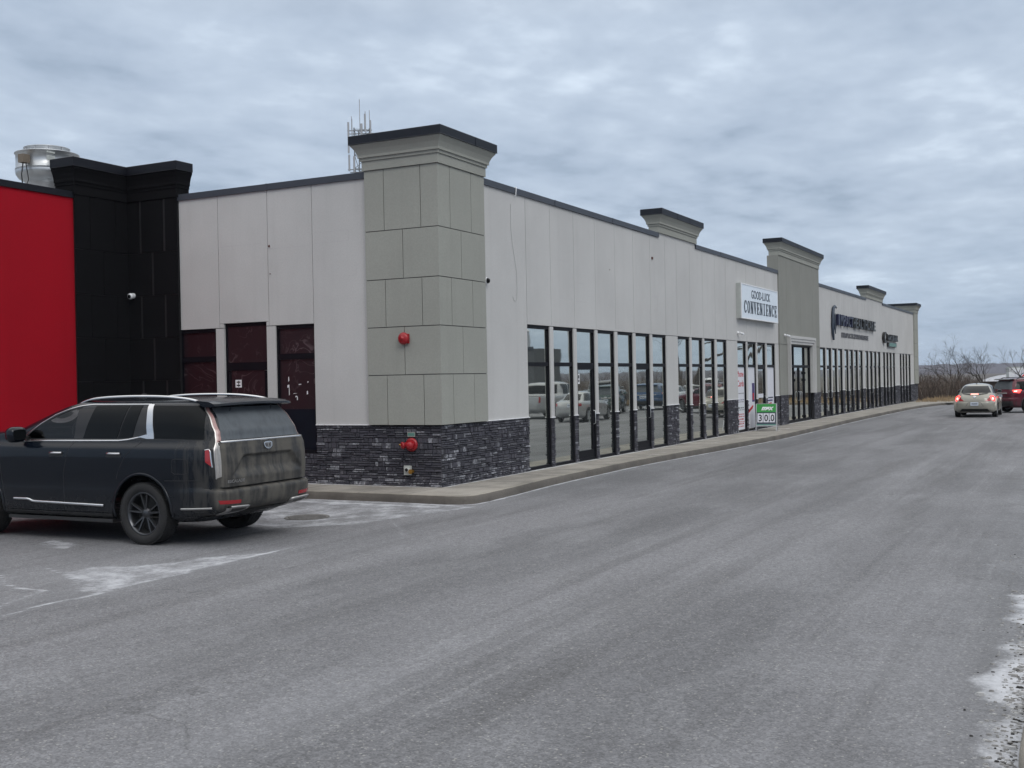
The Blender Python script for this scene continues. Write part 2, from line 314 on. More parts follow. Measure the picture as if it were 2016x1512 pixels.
# ------------------------------------------------------------------ mesh builder
class MB:
    def __init__(s): s.v = []; s.f = []; s.m = []; s.t = []; s.mats = []; s.sm = []
    def mi(s, name):
        if name not in s.mats: s.mats.append(name)
        return s.mats.index(name)
    def add(s, vs, fs, mat, tone=0.0, smooth=False):
        b = len(s.v); s.v.extend([tuple(p) for p in vs]); k = s.mi(mat)
        for f in fs: s.f.append(tuple(b + i for i in f)); s.m.append(k); s.t.append(tone); s.sm.append(smooth)
    def box(s, a, b, mat, tone=0.0, skip=()):
        x0, y0, z0 = a; x1, y1, z1 = b
        x0, x1 = min(x0, x1), max(x0, x1); y0, y1 = min(y0, y1), max(y0, y1); z0, z1 = min(z0, z1), max(z0, z1)
        vs = [(x0, y0, z0), (x1, y0, z0), (x1, y1, z0), (x0, y1, z0), (x0, y0, z1), (x1, y0, z1), (x1, y1, z1), (x0, y1, z1)]
        fs = {'-z': (0, 3, 2, 1), '+z': (4, 5, 6, 7), '-y': (0, 1, 5, 4), '+x': (1, 2, 6, 5), '+y': (2, 3, 7, 6), '-x': (3, 0, 4, 7)}
        s.add(vs, [f for k, f in fs.items() if k not in skip], mat, tone)
    def prism(s, poly, z0, z1, mat, axis='z'):
        n = len(poly)
        def P(p, h): return {'z': (p[0], p[1], h), 'x': (h, p[0], p[1]), 'y': (p[0], h, p[1])}[axis]
        vs = [P(p, z0) for p in poly] + [P(p, z1) for p in poly]
        fs = [tuple(range(n))[::-1], tuple(range(n, 2 * n))] + [(i, (i + 1) % n, n + (i + 1) % n, n + i) for i in range(n)]
        s.add(vs, fs, mat)
    def rings(s, rs, mat, cap0=True, cap1=True, smooth=True):
        n = len(rs[0]); vs = [p for r in rs for p in r]; fs = []
        for k in range(len(rs) - 1):
            for i in range(n): j = (i + 1) % n; fs.append((k * n + i, k * n + j, (k + 1) * n + j, (k + 1) * n + i))
        s.add(vs, fs, mat, smooth=smooth)
        if cap0: s.add(rs[0], [tuple(range(n))[::-1]], mat)
        if cap1: s.add(rs[-1], [tuple(range(n))], mat)
    def tube(s, pts, r, mat, n=6, caps=True):
        pts = [Vector(p) for p in pts]; rs = []
        if not hasattr(r, '__len__'): r = [r] * len(pts)
        up = None
        for i, p in enumerate(pts):
            d = (pts[min(i + 1, len(pts) - 1)] - pts[max(i - 1, 0)]).normalized()
            if up is None: up = Vector((0, 0, 1)) if abs(d.z) < .9 else Vector((1, 0, 0))
            a = d.cross(up).normalized(); b = a.cross(d).normalized(); up = b
            rs.append([tuple(p + (a * math.cos(2 * PI * k / n) + b * math.sin(2 * PI * k / n)) * r[i]) for k in range(n)])
        s.rings(rs, mat, caps, caps)
    def lathe(s, prof, c, axis, mat, n=24, cap0=False, cap1=False):
        ax = Vector(axis).normalized(); h = Vector((0, 0, 1)) if abs(ax.z) < .9 else Vector((1, 0, 0)); a = ax.cross(h).normalized(); b = ax.cross(a)
        c = Vector(c)
        s.rings([[tuple(c + ax * t + (a * math.cos(2 * PI * k / n) + b * math.sin(2 * PI * k / n)) * r) for k in range(n)] for r, t in prof], mat, cap0, cap1)
    def grid(s, P, mat, smooth=True, closed=False):
        nu, nv = len(P), len(P[0]); vs = [p for r in P for p in r]; fs = []
        for i in range(nu - 1):
            for j in range(nv - 1): fs.append((i * nv + j, (i + 1) * nv + j, (i + 1) * nv + j + 1, i * nv + j + 1))
        s.add(vs, fs, mat, smooth=smooth)
ORG = {}
def mk(name, mb, parent=None, weld=False, shift=None, fixn=False):
    o = Vector(ORG.get(parent.name, (0, 0, 0))) if parent else Vector(shift or (0, 0, 0))
    me = bpy.data.meshes.new(name); v = [(p[0] - o.x, p[1] - o.y, p[2] - o.z) for p in mb.v]
    me.from_pydata(v, [], mb.f)
    for n in mb.mats: me.materials.append(MATS[n])
    me.polygons.foreach_set('material_index', mb.m); me.polygons.foreach_set('use_smooth', mb.sm)
    if any(mb.t):
        at = me.attributes.new('tone', 'FLOAT', 'FACE'); at.data.foreach_set('value', mb.t)
    if weld or fixn:
        bm = bmesh.new(); bm.from_mesh(me)
        if weld: bmesh.ops.remove_doubles(bm, verts=bm.verts, dist=1e-5)
        if fixn: bmesh.ops.recalc_face_normals(bm, faces=bm.faces)
        bm.to_mesh(me); bm.free()
    me.update()
    ob = bpy.data.objects.new(name, me); col.objects.link(ob)
    if parent: ob.parent = parent; ORG[ob.name] = tuple(o)
    else: ob.location = o; ORG[ob.name] = tuple(o)
    return ob
def tag(o, label=None, cat=None, group=None, kind=None):
    if label: o['label'] = label
    if cat: o['category'] = cat
    if group: o['group'] = group
    if kind: o['kind'] = kind
    return o
def thing(name, label, cat, loc=(0, 0, 0), rz=0, group=None, world=True):
    o = bpy.data.objects.new(name, None); col.objects.link(o); o.empty_display_size = .3
    o.location = loc; o.rotation_euler = (0, 0, rz); ORG[o.name] = tuple(loc) if world else (0, 0, 0)
    return tag(o, label, cat, group)
def struct(name, mb, **k): return tag(mk(name, mb, **k), kind='structure')
def copy_tree(o, parent=None):
    c = o.copy(); col.objects.link(c)
    if parent: c.parent = parent
    ORG[c.name] = ORG.get(o.name, (0, 0, 0))
    for ch in list(o.children): copy_tree(ch, c)
    return c
def text_mb(txt, size, mat, fn, depth=.01, font_shear=0, sx=1.0, align='LEFT', bold=0.0):
    """letters as solid geometry; fn maps (x, y, z) in the text plane to the world"""
    cu = bpy.data.curves.new('txt', 'FONT'); cu.body = txt; cu.size = size; cu.extrude = depth / 2; cu.shear = font_shear; cu.resolution_u = 3; cu.offset = bold; cu.align_x = align
    ob = bpy.data.objects.new('txt', cu); col.objects.link(ob)
    dg = bpy.context.evaluated_depsgraph_get(); me = bpy.data.meshes.new_from_object(ob.evaluated_get(dg))
    mb = MB(); mb.add([fn(v.co.x * sx, v.co.y, v.co.z + depth / 2) for v in me.vertices], [tuple(p.vertices) for p in me.polygons], mat)
    bpy.data.objects.remove(ob); bpy.data.curves.remove(cu); bpy.data.meshes.remove(me)
    return mb
def merge(a, b):
    for f, m, t, s in zip(b.f, b.m, b.t, b.sm): pass
    base = len(a.v); a.v.extend(b.v)
    for f, m, t, s in zip(b.f, b.m, b.t, b.sm):
        a.f.append(tuple(i + base for i in f)); a.m.append(a.mi(b.mats[m])); a.t.append(t); a.sm.append(s)
    return a

# ================================================================== SETTING
def seg_dist(X, Y, pts):
    D = np.full(X.shape, 1e9)
    for (x0, y0), (x1, y1) in zip(pts[:-1], pts[1:]):
        dx, dy = x1 - x0, y1 - y0; L2 = dx * dx + dy * dy + 1e-9
        t = np.clip(((X - x0) * dx + (Y - y0) * dy) / L2, 0, 1)
        D = np.minimum(D, np.hypot(X - x0 - t * dx, Y - y0 - t * dy))
    return D
def in_poly(X, Y, P):
    c = np.zeros(X.shape, bool); n = len(P)
    for i in range(n):
        x0, y0 = P[i]; x1, y1 = P[(i + 1) % n]
        if y0 == y1: continue
        c ^= ((y0 > Y) != (y1 > Y)) & (X < (x1 - x0) * (Y - y0) / (y1 - y0) + x0)
    return c
def catmull(pts, k=8):
    P = [np.array(p, float) for p in pts]; out = []
    for i in range(len(P) - 1):
        a, b, c, d = P[max(i - 1, 0)], P[i], P[i + 1], P[min(i + 2, len(P) - 1)]
        for j in range(k):
            t = j / k; out.append(.5 * ((2 * b) + (c - a) * t + (2 * a - 5 * b + 4 * c - d) * t * t + (3 * b - a - 3 * c + d) * t ** 3))
    out.append(P[-1]); return np.array(out)
KERB = [(-7.9, -1.31), (-5, -1.31), (-2.2, -1.31), (0.3, -1.34), (0.95, -1.36), (1.26, -1.22), (1.36, -.9), (1.33, .2), (1.17, 2.75), (1.12, 7.3), (1.3, 11), (1.5, 14.6), (1.70, 20), (1.62, 28), (1.56, 35.4), (1.62, 45), (1.76, 50.8), (2.2, 56), (2.9, 58.9), (4.5, 60.6), (8, 61.5), (18, 62), (60, 62)]
KC = catmull(KERB, 6)
def gridmesh(name, xs, ys, zf, sf, mat):
    X, Y = np.meshgrid(xs, ys, indexing='ij'); Z = zf(X, Y); nx, ny = X.shape
    v = np.stack([X, Y, Z], -1).reshape(-1, 3)
    I = np.arange(nx * ny).reshape(nx, ny)
    f = np.stack([I[:-1, :-1], I[1:, :-1], I[1:, 1:], I[:-1, 1:]], -1).reshape(-1, 4)
    me = bpy.data.meshes.new(name); me.vertices.add(len(v)); me.vertices.foreach_set('co', v.ravel())
    me.loops.add(f.size); me.loops.foreach_set('vertex_index', f.ravel()); me.polygons.add(len(f)); me.polygons.foreach_set('loop_start', np.arange(0, f.size, 4)); me.update(calc_edges=True)
    if sf is not None:
        a = me.attributes.new('salt', 'FLOAT', 'POINT'); a.data.foreach_set('value', sf(X, Y).ravel().astype(np.float32))
    me.materials.append(MATS[mat]); me.validate()
    ob = bpy.data.objects.new(name, me); col.objects.link(ob); ORG[ob.name] = (0, 0, 0); return ob
def salt_lot(X, Y):
    s = np.zeros(X.shape)
    dk = seg_dist(X, Y, [tuple(p) for p in KC[::3]])
    s = np.maximum(s, .70 * np.exp(-(dk / .13) ** 2)); s = np.maximum(s, .36 * np.exp(-(dk / .9) ** 2))
    A = [(.31, -9.03), (.25, -8.61), (.61, -8.39), (.86, -8.14), (.99, -7.86), (1.03, -7.55), (1.5, -7.0), (1.57, -7.88), (1.56, -8.38), (1.54, -8.92), (1.6, -9.49), (1.62, -9.83), (1.22, -9.69)]
    s = np.maximum(s, .54 * in_poly(X, Y, A)); s = np.maximum(s, .40 * np.exp(-(seg_dist(X, Y, A + A[:1]) / .45) ** 2)); s = np.maximum(s, .52 * np.exp(-(seg_dist(X, Y, A[:7]) / .16) ** 2)); s = np.maximum(s, .50 * np.exp(-(seg_dist(X, Y, A[6:11]) / .10) ** 2))
    s = np.maximum(s, .62 * np.exp(-(seg_dist(X, Y, [(1.9, -13), (1.78, -11.9), (1.7, -11.02), (1.6, -10.47), (1.66, -9.89), (1.59, -8.97), (1.55, -8.12), (1.55, -7.4), (1.5, -6.4)]) / .07) ** 2))
    for q, wd in (([(-.39, -9.37), (.21, -9.76), (.58, -9.88), (.95, -9.86)], .05), ([(.95, -9.86), (1.04, -10.13), (1.15, -10.46), (1.39, -10.9)], .07), ([(-.29, -8.81), (.05, -8.95), (.48, -9.15)], .04), ([(1.43, -3.83), (2.02, -4.54), (2.48, -5.2)], .03)):
        s = np.maximum(s, .6 * np.exp(-(seg_dist(X, Y, q) / wd) ** 2))
    s = np.maximum(s, .5 * in_poly(X, Y, [(-2.24, -7.28), (-2.17, -7.04), (-1.47, -7.21), (-1.37, -7.56), (-1.75, -7.61)]))
    C = [(-2.2, -4.2), (-2.4, -1.45), (1.6, -1.45), (1.3, -2.6), (.9, -4.2), (.1, -4.9)]
    s = np.maximum(s, .50 * in_poly(X, Y, C)); s = np.maximum(s, .62 * np.exp(-(seg_dist(X, Y, [(-2, -1.7), (.9, -1.75)]) / .25) ** 2))
    s = np.maximum(s, .26 * in_poly(X, Y, [(-8, -14), (1.7, -14), (1.6, -9.9), (1.5, -6.5), (-1, -6), (-8, -6)]))
    # the far edge of the drive by the island: crust on the gutter, tongues of brine across the lane
    wav = .25 * np.sin(Y * 2.1) + .18 * np.sin(Y * 5.3 + 1) + .1 * np.sin(Y * 11.7)
    s = np.maximum(s, .62 / (1 + np.exp(-(X - (10.20 + .35 * wav)) / .08)) * (Y < -6.5))
    s = np.maximum(s, .34 / (1 + np.exp(-(X - (9.6 + wav)) / .15)))
    rng = np.random.RandomState(3)
    for k in range(26):
        y = rng.uniform(-10, 14); x1 = rng.uniform(9.9, 11); l = rng.uniform(.2, 1.3); wd = rng.uniform(.02, .07)
        q = [(x1 - l, y), (x1 - l * .5, y + rng.uniform(-.05, .05)), (x1, y + rng.uniform(-.08, .08))]
        s = np.maximum(s, rng.uniform(.36, .50) * np.exp(-(seg_dist(X, Y, q) / wd) ** 2))
    # wheel-track bands along the lane
    s = np.maximum(s, .33 * np.exp(-((X - 6.2 + .03 * (Y + 12)) / .45) ** 2) * np.clip((-9.5 - Y) / 2, 0, 1)); s = np.maximum(s, .12 * np.exp(-((X - 4.6) / .3) ** 2) * (Y < -3))
    return s
def axis(parts):
    out = []
    for a, b, st in parts: out += list(np.arange(a, b, st))
    return np.array(out + [parts[-1][1]])
lot = gridmesh('parking_lot', axis([(-60, -8, 4), (-8, -2.6, .3), (-2.6, 3, .07), (3, 8.8, .2), (8.8, 10.8, .06), (10.8, 16, .6), (16, 90, 4)]),
               axis([(-60, -15, 3), (-15, -1, .08), (-1, 15, .16), (15, 62, .6)]), lambda X, Y: X * 0, salt_lot, 'asphalt')
tag(lot, kind='structure')
for p in lot.data.polygons: break
# terrain beyond and all round
def tz(X, Y):
    return -.04 - 1.2 * np.clip((Y - 68) / 50, 0, 1)
ter = gridmesh('grass_field', axis([(-2500, -100, 200), (-100, 100, 8), (100, 2600, 200)]), axis([(-2500, -100, 200), (-100, 60, 20), (60, 180, 4), (180, 3000, 200)]), tz, None, 'scrub'); tag(ter, kind='structure')
mb = MB(); pl = [(p[0], p[1]) for p in KC if p[1] > 58.2 and p[0] > 2.4]
n = len(pl); mb.add([(x - .12, y + .1, .10) for x, y in pl] + [(x * 1.0, 72 + .02 * x, -.02) for x, y in pl], [(i, i + 1, n + i + 1, n + i) for i in range(n - 1)], 'dry_grass'); struct('grass_bank', mb)
# wooded ridge on the horizon
rng = np.random.RandomState(5)
def ridge(name, dist, h0, h1, base, seed, mat='woodland'):
    mb = MB(); n = 420; rs = np.random.RandomState(seed); az = np.linspace(-70, 50, n)
    rows = [[], [], [], []]; ph = rs.uniform(0, 6, 6)
    for a in az:
        t = math.radians(a); x = 10.9 + dist * math.sin(t); y = -18 + dist * math.cos(t)
        h = base + (h0 + (h1 - h0) * (a + 70) / 120) + 1.3 * math.sin(a * .21 + ph[0]) + .8 * math.sin(a * .57 + ph[1]) + rs.uniform(-.5, .5)
        for k, (dd, hh) in enumerate(((-250, -8), (-120, h * .45), (-20, h * .93), (40, h))):
            q = (dist + dd) / dist; rows[k].append((10.9 + (x - 10.9) * q, -18 + (y + 18) * q, hh + (rs.uniform(-.6, .6) if k else 0)))
    mb.grid(rows, mat, smooth=False); return struct(name, mb)
ridge('wooded_hill', 1500, 10.5, 8.2, 0, 1)

# kerb and pavement
def kerb_strip():
    mb = MB(); P = KC; n = len(P); rows = []
    T = np.gradient(P, axis=0); T /= np.linalg.norm(T, axis=1)[:, None]; Nn = np.stack([-T[:, 1], T[:, 0]], -1)  # left = towards the building
    rs = np.random.RandomState(2)
    prof = [(0, -.02), (0.0, .06), (.012, .115), (.03, .143), (.06, .15), (.16, .15)]
    G = []
    for i in range(n):
        j = rs.uniform(-.014, .014)
        G.append([(P[i, 0] + Nn[i, 0] * (o + (j if k < 4 else 0)), P[i, 1] + Nn[i, 1] * (o + (j if k < 4 else 0)), z) for k, (o, z) in enumerate(prof)])
    mb.grid([[g[k] for k in (0, 1, 2, 3)] for g in G], 'kerb_dirty', smooth=True); mb.grid([[g[k] for k in (3, 4, 5)] for g in G], 'kerb_stone', smooth=True)
    o = struct('kerb', mb); a = o.data.attributes.new('salt', 'FLOAT', 'POINT'); a.data.foreach_set('value', [.30 if v.co.z < .02 else .12 for v in o.data.vertices])
    I = P + Nn * .158; return I
KI = kerb_strip()
sel = [(p[1], p[0]) for p in KI if p[0] > .9 and p[1] < 58.5]; sel.sort()
ky = np.array([a for a, b in sel]); kx = np.array([b for a, b in sel])
def xin(y):
    y = np.asarray(y, float)
    return np.where(y < -1.0, np.interp(y, [-1.195, -1.12, -1.0], [.88, 1.08, np.interp(-1.0, ky, kx)]), np.interp(y, ky, kx, right=3.0))
def pavement():
    ys = np.concatenate([np.array([-1.195, -1.12, -1.0]), np.arange(-.8, 22, .12), np.arange(22, 58.6, .5)]); ts = np.linspace(0, 1, 15)
    mb = MB(); R = []; S = []
    for y in ys:
        x1 = float(xin(y)); R.append([(t * x1 - (0.05 if t == 0 else 0), y, .1495) for t in ts])
        for t in ts:
            d = t * x1; s = .78 * math.exp(-(d / .13) ** 2) if y > 0 else 0
            s = max(s, .42 * math.exp(-((d - .9) / .35) ** 2) * (math.sin(y * .9) > .3) * (y > 6), .34 * math.exp(-((x1 - d) / .1) ** 2)); S.append(max(s, .10))
    mb.grid(R, 'concrete', smooth=False)
    xs = np.linspace(-7.9, -.05, 60); R2 = [[(x, yy, .1495) for yy in (0.05, -.1, -.35, -.7, -1.0, -1.195)] for x in xs]
    # piece to the left of the corner and the piece around it
    mb.grid(R2, 'concrete', smooth=False); S += [(.55 if yy > -.15 else .12 if yy > -.8 else .2) for x in xs for yy in (0.05, -.1, -.35, -.7, -1.0, -1.195)]
    mb.add([(-.5, 58.5, .1495), (3, 58.5, .1495), (3.0, 60, .1495), (3, 66.5, .1), (-.5, 66.5, .1)], [(0, 1, 2, 3, 4)], 'concrete'); S += [.1] * 5
    for y in list(np.arange(1.4, 58, 1.52)):
        x1 = float(xin(y)) + .15; mb.box((0.02, y - .012, .1485), (x1, y + .012, .1506), 'groove'); S += [0] * 8
    for x in np.arange(-7, .5, 1.5): mb.box((x - .007, -1.3, .1485), (x + .007, -.02, .1502), 'groove'); S += [0] * 8
    mb.box((0.01, -1.3, .1485), (.024, 0, .1502), 'groove'); S += [0] * 8
    o = struct('pavement', mb); a = o.data.attributes.new('salt', 'FLOAT', 'POINT'); a.data.foreach_set('value', S)
pavement()
# island kerb at the near right edge
mb = MB()
isl = catmull([(10.70, -30), (10.60, -14), (10.54, -11.6), (10.55, -10.7), (10.62, -9.4), (10.9, -8.2), (11.8, -7.4), (13.5, -7.2), (30, -7.2)], 6)
T = np.gradient(isl, axis=0); T /= np.linalg.norm(T, axis=1)[:, None]; Nn = np.stack([T[:, 1], -T[:, 0]], -1)
mb.grid([[(p[0] + q[0] * o, p[1] + q[1] * o, z) for o, z in ((0, -.02), (0, .07), (.02, .11), (.05, .12), (.22, .12), (.24, .06))] for p, q in zip(isl, Nn)], 'kerb_stone', True)
o = struct('island_kerb', mb); a = o.data.attributes.new('salt', 'FLOAT', 'POINT'); a.data.foreach_set('value', [.25] * len(o.data.vertices))
# loose grit and broken crust in the gutter
mb = MB(); rs = random.Random(4)
for k in range(1100):
    y = rs.uniform(-13.5, -7.6) if k < 1000 else rs.uniform(-8, -2); x = 10.52 - abs(rs.gauss(0, .09)) if k < 1000 else 10.45 - abs(rs.gauss(0, .2))
    if rs.random() < .04: x -= rs.uniform(0, .4)
    s = rs.uniform(.003, .010) * (1.9 if rs.random() < .06 else 1); a = rs.uniform(0, PI); q = rs.uniform(1.1, 2.6)
    pts = [(x + s * q * math.cos(a + b) * rs.uniform(.7, 1.2), y + s * math.sin(a + b) * rs.uniform(.8, 1.3)) for b in (0, 1.3, 2.5, 3.8, 5.1)]
    mat = 'gravel' if rs.random() < .6 else ('iron' if rs.random() < .3 else 'grit_pale')
    b0 = [(px, py, 0.0) for px, py in pts]; t0 = [(x + (px - x) * .7, y + (py - y) * .7, s * .9) for px, py in pts]
    mb.rings([b0, t0], mat, False, True, False)
tag(mk('gutter_grit', mb), 'loose grit and broken crust lying in the gutter beside the island kerb', 'grit', kind='stuff')
# storm drain by the back of the parked car
t = thing('storm_drain', 'iron storm drain grate in salt-stained asphalt behind the parked black car', 'drain', (-.33, -3.68, 0))
mb = MB(); ring = lambda r, z: [(-.33 + r * math.cos(a * PI / 14), -3.68 + r * math.sin(a * PI / 14), z) for a in range(28)]
mb.rings([ring(.36, -.01), ring(.36, .012), ring(.31, .012), ring(.30, .006)], 'drain_iron', False, False, False); mk('drain_frame', mb, t)
mb = MB(); mb.rings([ring(.30, .0045), ring(.01, .005)], 'seam', False, False, False)
for k in range(-4, 5):
    x = k * .058; h = math.sqrt(max(0.29 ** 2 - x * x, 0)); mb.box((-.33 + x - .014, -3.68 - h, .0055), (-.33 + x + .014, -3.68 + h, .012), 'drain_iron')
mk('grate', mb, t)

# ================================================================== THE LONG BUILDING
ZH, ZT, ZW = 3.35, 2.53, 6.12      # window heads, transom top, top of wall
ZS = 1.33                            # top of stone
ZF = .15
class Fac:
    """a facade: s runs along it, d is the distance out of it"""
    def __init__(s, kind, base): s.k = kind; s.b = base
    def P(s, a, d, z): return (s.b + d, a, z) if s.k == 'x' else (a, s.b - d, z)
    def box(s, mb, a0, a1, d0, d1, z0, z1, mat, tone=0.0): mb.box(s.P(a0, d0, z0), s.P(a1, d1, z1), mat, tone)
FR, FL, FE = Fac('x', 0), Fac('y', 0), Fac('x', -7.92)
def stone_face(mb, fac, a0, a1, z0, z1, d=0.0, rs=random.Random(11), big=1.0):
    fac.box(mb, a0, a1, d - .12, d - .004, z0, z1, 'mortar')
    def stone(b0, b1, c0, c1):
        g = .0035; dd = d + rs.uniform(.0, .032); tone = min(1, max(.01, rs.gauss(.42, .30)))
        if rs.random() < .10: tone = rs.uniform(.86, 1.0)
        b0 += g; b1 -= g; c0 += g; c1 -= g; e = .005; j = lambda: rs.uniform(-.004, .004)
        vs = [fac.P(b0, d - .01, c0), fac.P(b1, d - .01, c0), fac.P(b1, d - .01, c1), fac.P(b0, d - .01, c1),
              fac.P(b0 + e, dd + j(), c0 + e + abs(j())), fac.P(b1 - e, dd + j(), c0 + e + abs(j())), fac.P(b1 - e, dd + j(), c1 - e - abs(j())), fac.P(b0 + e, dd + j(), c1 - e - abs(j()))]
        mb.add(vs, [(4, 5, 6, 7), (0, 1, 5, 4), (1, 2, 6, 5), (2, 3, 7, 6), (3, 0, 4, 7)], 'ledgestone', tone)
    def split(a, b, lo, hi):
        o = [a]
        while b - o[-1] > hi: o.append(o[-1] + rs.uniform(lo, hi))
        if len(o) > 1 and b - o[-1] < lo * .5: o[-1] = b
        else: o.append(b)
        return o
    zz = split(z0, z1, .075, .115)
    for p, q in zip(zz[:-1], zz[1:]):
        aa = split(a0, a1, .16, .42)
        for u, v in zip(aa[:-1], aa[1:]):
            n = rs.choice((1, 2, 2, 2)); cs = [p] + sorted(p + (q - p) * min(.85, max(.15, (k + 1) / n + rs.uniform(-.1, .1))) for k in range(n - 1)) + [q]
            for c0, c1 in zip(cs[:-1], cs[1:]):
                bb = split(u, v, .06, .13 if n == 1 else .26)
                for b0, b1 in zip(bb[:-1], bb[1:]): stone(b0, b1, c0, c1)
B = thing('commercial_building', 'long pale grey strip mall with a sage corner pillar and tall narrow shop windows', 'building', (0, 0, 0))
GAP = .006
def panel(mb, fac, a0, a1, z0, z1, mat='stucco_pale', d0=-.13, d1=0.0): fac.box(mb, a0 + GAP, a1 - GAP, d0, d1, z0 + (GAP if z0 > ZS + .01 else 0), z1, mat)
# main volume
mb = MB(); mb.box((-25, .14, 0), (-.14, 65.5, 5.85), 'stucco_pale'); mb.box((-25.0, .14, 5.851), (-.14, 65.5, 5.9), 'roof_membrane')
mb.box((-25, .14, 5.9), (-24.8, 65.5, 6.12), 'stucco_pale'); mb.box((-24.8, 65.3, 5.9), (-.3, 65.5, 6.12), 'stucco_pale')
mk('building_shell', mb, B)
G1 = [(3.76, 4.91), (5.09, 6.22), (6.40, 7.52), (7.69, 8.82), (9.01, 10.13), (10.32, 11.44), (11.63, 12.78)]
G2 = [(13.8, 14.93), (15.12, 16.22), (16.40, 17.52), (17.73, 18.87)]
G3 = [(20.14, 21.28), (21.45, 22.6), (22.78, 23.95), (24.14, 25.4)]
G4 = [(33.66, 34.77), (34.97, 36.08), (36.28, 37.42), (37.64, 38.76)]
G5 = [(39.27, 40.3), (40.52, 41.56), (41.8, 42.9), (43.16, 44.3)]
G6 = [(45.05, 46.05), (46.36, 47.36), (47.62, 48.66), (48.98, 50.02)]
G7 = [(50.85, 51.75), (52.05, 52.95), (53.25, 54.2), (54.5, 55.5)]
G8 = [(57.4, 58.25), (58.55, 59.5), (59.85, 60.8), (61.2, 62.3)]
doorsR = {6.40, 10.32, 22.78, 34.97, 40.52, 46.36, 52.05, 58.55}
allR = G1 + G2 + G3 + G4 + G5 + G6 + G7 + G8
# fascia of the right facade, one stucco panel per bay with open joints
mb = MB()
def fascia(a0, a1, cuts, zt=ZW):
    c = [a0] + [q for q in cuts if a0 + .1 < q < a1 - .1] + [a1]
    for p, q in zip(c[:-1], c[1:]): panel(mb, FR, p, q, ZH, zt)
def joints(G): return [G[0][0]] + [(p[1] + q[0]) / 2 for p, q in zip(G[:-1], G[1:])] + [G[-1][1]]
cuts = []
for G in (G1, G2, G3, G4, G5, G6, G7, G8): cuts += joints(G)
fascia(33.3, 63.85, cuts); FR.box(mb, 45.3, 50.9, -.35, 0, ZW + .001, 6.26, 'stucco_pale'); mk('fascia_wall', mb, B)
mb = MB(); fascia(3.76, 25.95, cuts); FR.box(mb, 12.1, 15.65, -.35, 0, ZW + .001, 6.26, 'stucco_pale')
# old sign marks, a hole, pencil lines left on the stucco
def mark(fac, pts, wd=.007):
    for (a0, z0), (a1, z1) in zip(pts[:-1], pts[1:]):
        fac.box(mb, min(a0, a1) - wd / 2, max(a0, a1) + wd / 2, .0, .0012, min(z0, z1) - wd / 2, max(z0, z1) + wd / 2, 'ghost')
for a0, a1, z in ((5.52, 6.01, 5.12), (5.46, 5.95, 4.9), (6.4, 6.9, 4.44), (5.5, 6.2, 4.03), (6.4, 7.0, 4.0), (8.09, 8.6, 4.02)): mark(FR, [(a0, z), (a1, z)], .006)
mark(FR, [(11.7, 4.42), (12.12, 4.42), (12.12, 4.02), (11.79, 4.02)], .008)
FR.box(mb, 11.67, 11.74, 0, .03, 5.45, 5.52, 'rust'); FR.box(mb, 8.55, 8.58, 0, .004, 4.9, 4.93, 'rust')
mk('fascia_wall', mb, B)
# solid wall ends / broad piers
def pier(fac, a0, a1, zb=ZS, zt=ZH, narrow=False, name='pier', bottom=ZF, dd=0.0, mat='stucco_pale'):
    mb = MB(); fac.box(mb, a0, a1, -.14, dd, zb, zt - .008, mat); fac.box(mb, a0 + .002, a1 - .002, -.139, dd - .02, zt - .008, zt, 'groove')
    fac.box(mb, a0 - .004, a1 + .004, -.1, dd + .022, zb - .012, zb + .008, 'white_paint')
    o = mk(name, mb, B); mb = MB(); stone_face(mb, fac, a0 + .001, a1 - .001, bottom, zb - .013, dd - .005); mk('stone_base', mb, o); return o
def pierlist(G):
    for p, q in zip(G[:-1], G[1:]): pier(FR, p[1], q[0], ZS - .05)
for G in (G1, G2, G3, G4, G5, G6, G7, G8): pierlist(G)
for a, b in ((12.78, 13.8), (18.87, 20.14), (25.4, 25.95), (38.76, 39.27), (44.3, 45.05), (50.02, 50.85), (55.5, 57.4), (62.3, 63.88)): pier(FR, a, b)
mb = MB(); panel(mb, FR, 1.7, 3.754, ZS, ZW); o = mk('wall_panel', mb, B)
mb = MB(); stone_face(mb, FR, .0, 3.75, ZF, ZS - .012, -.002); FR.box(mb, 1.76, 3.76, -.1, .024, ZS - .012, ZS + .004, 'white_paint'); mk('stone_base', mb, o)
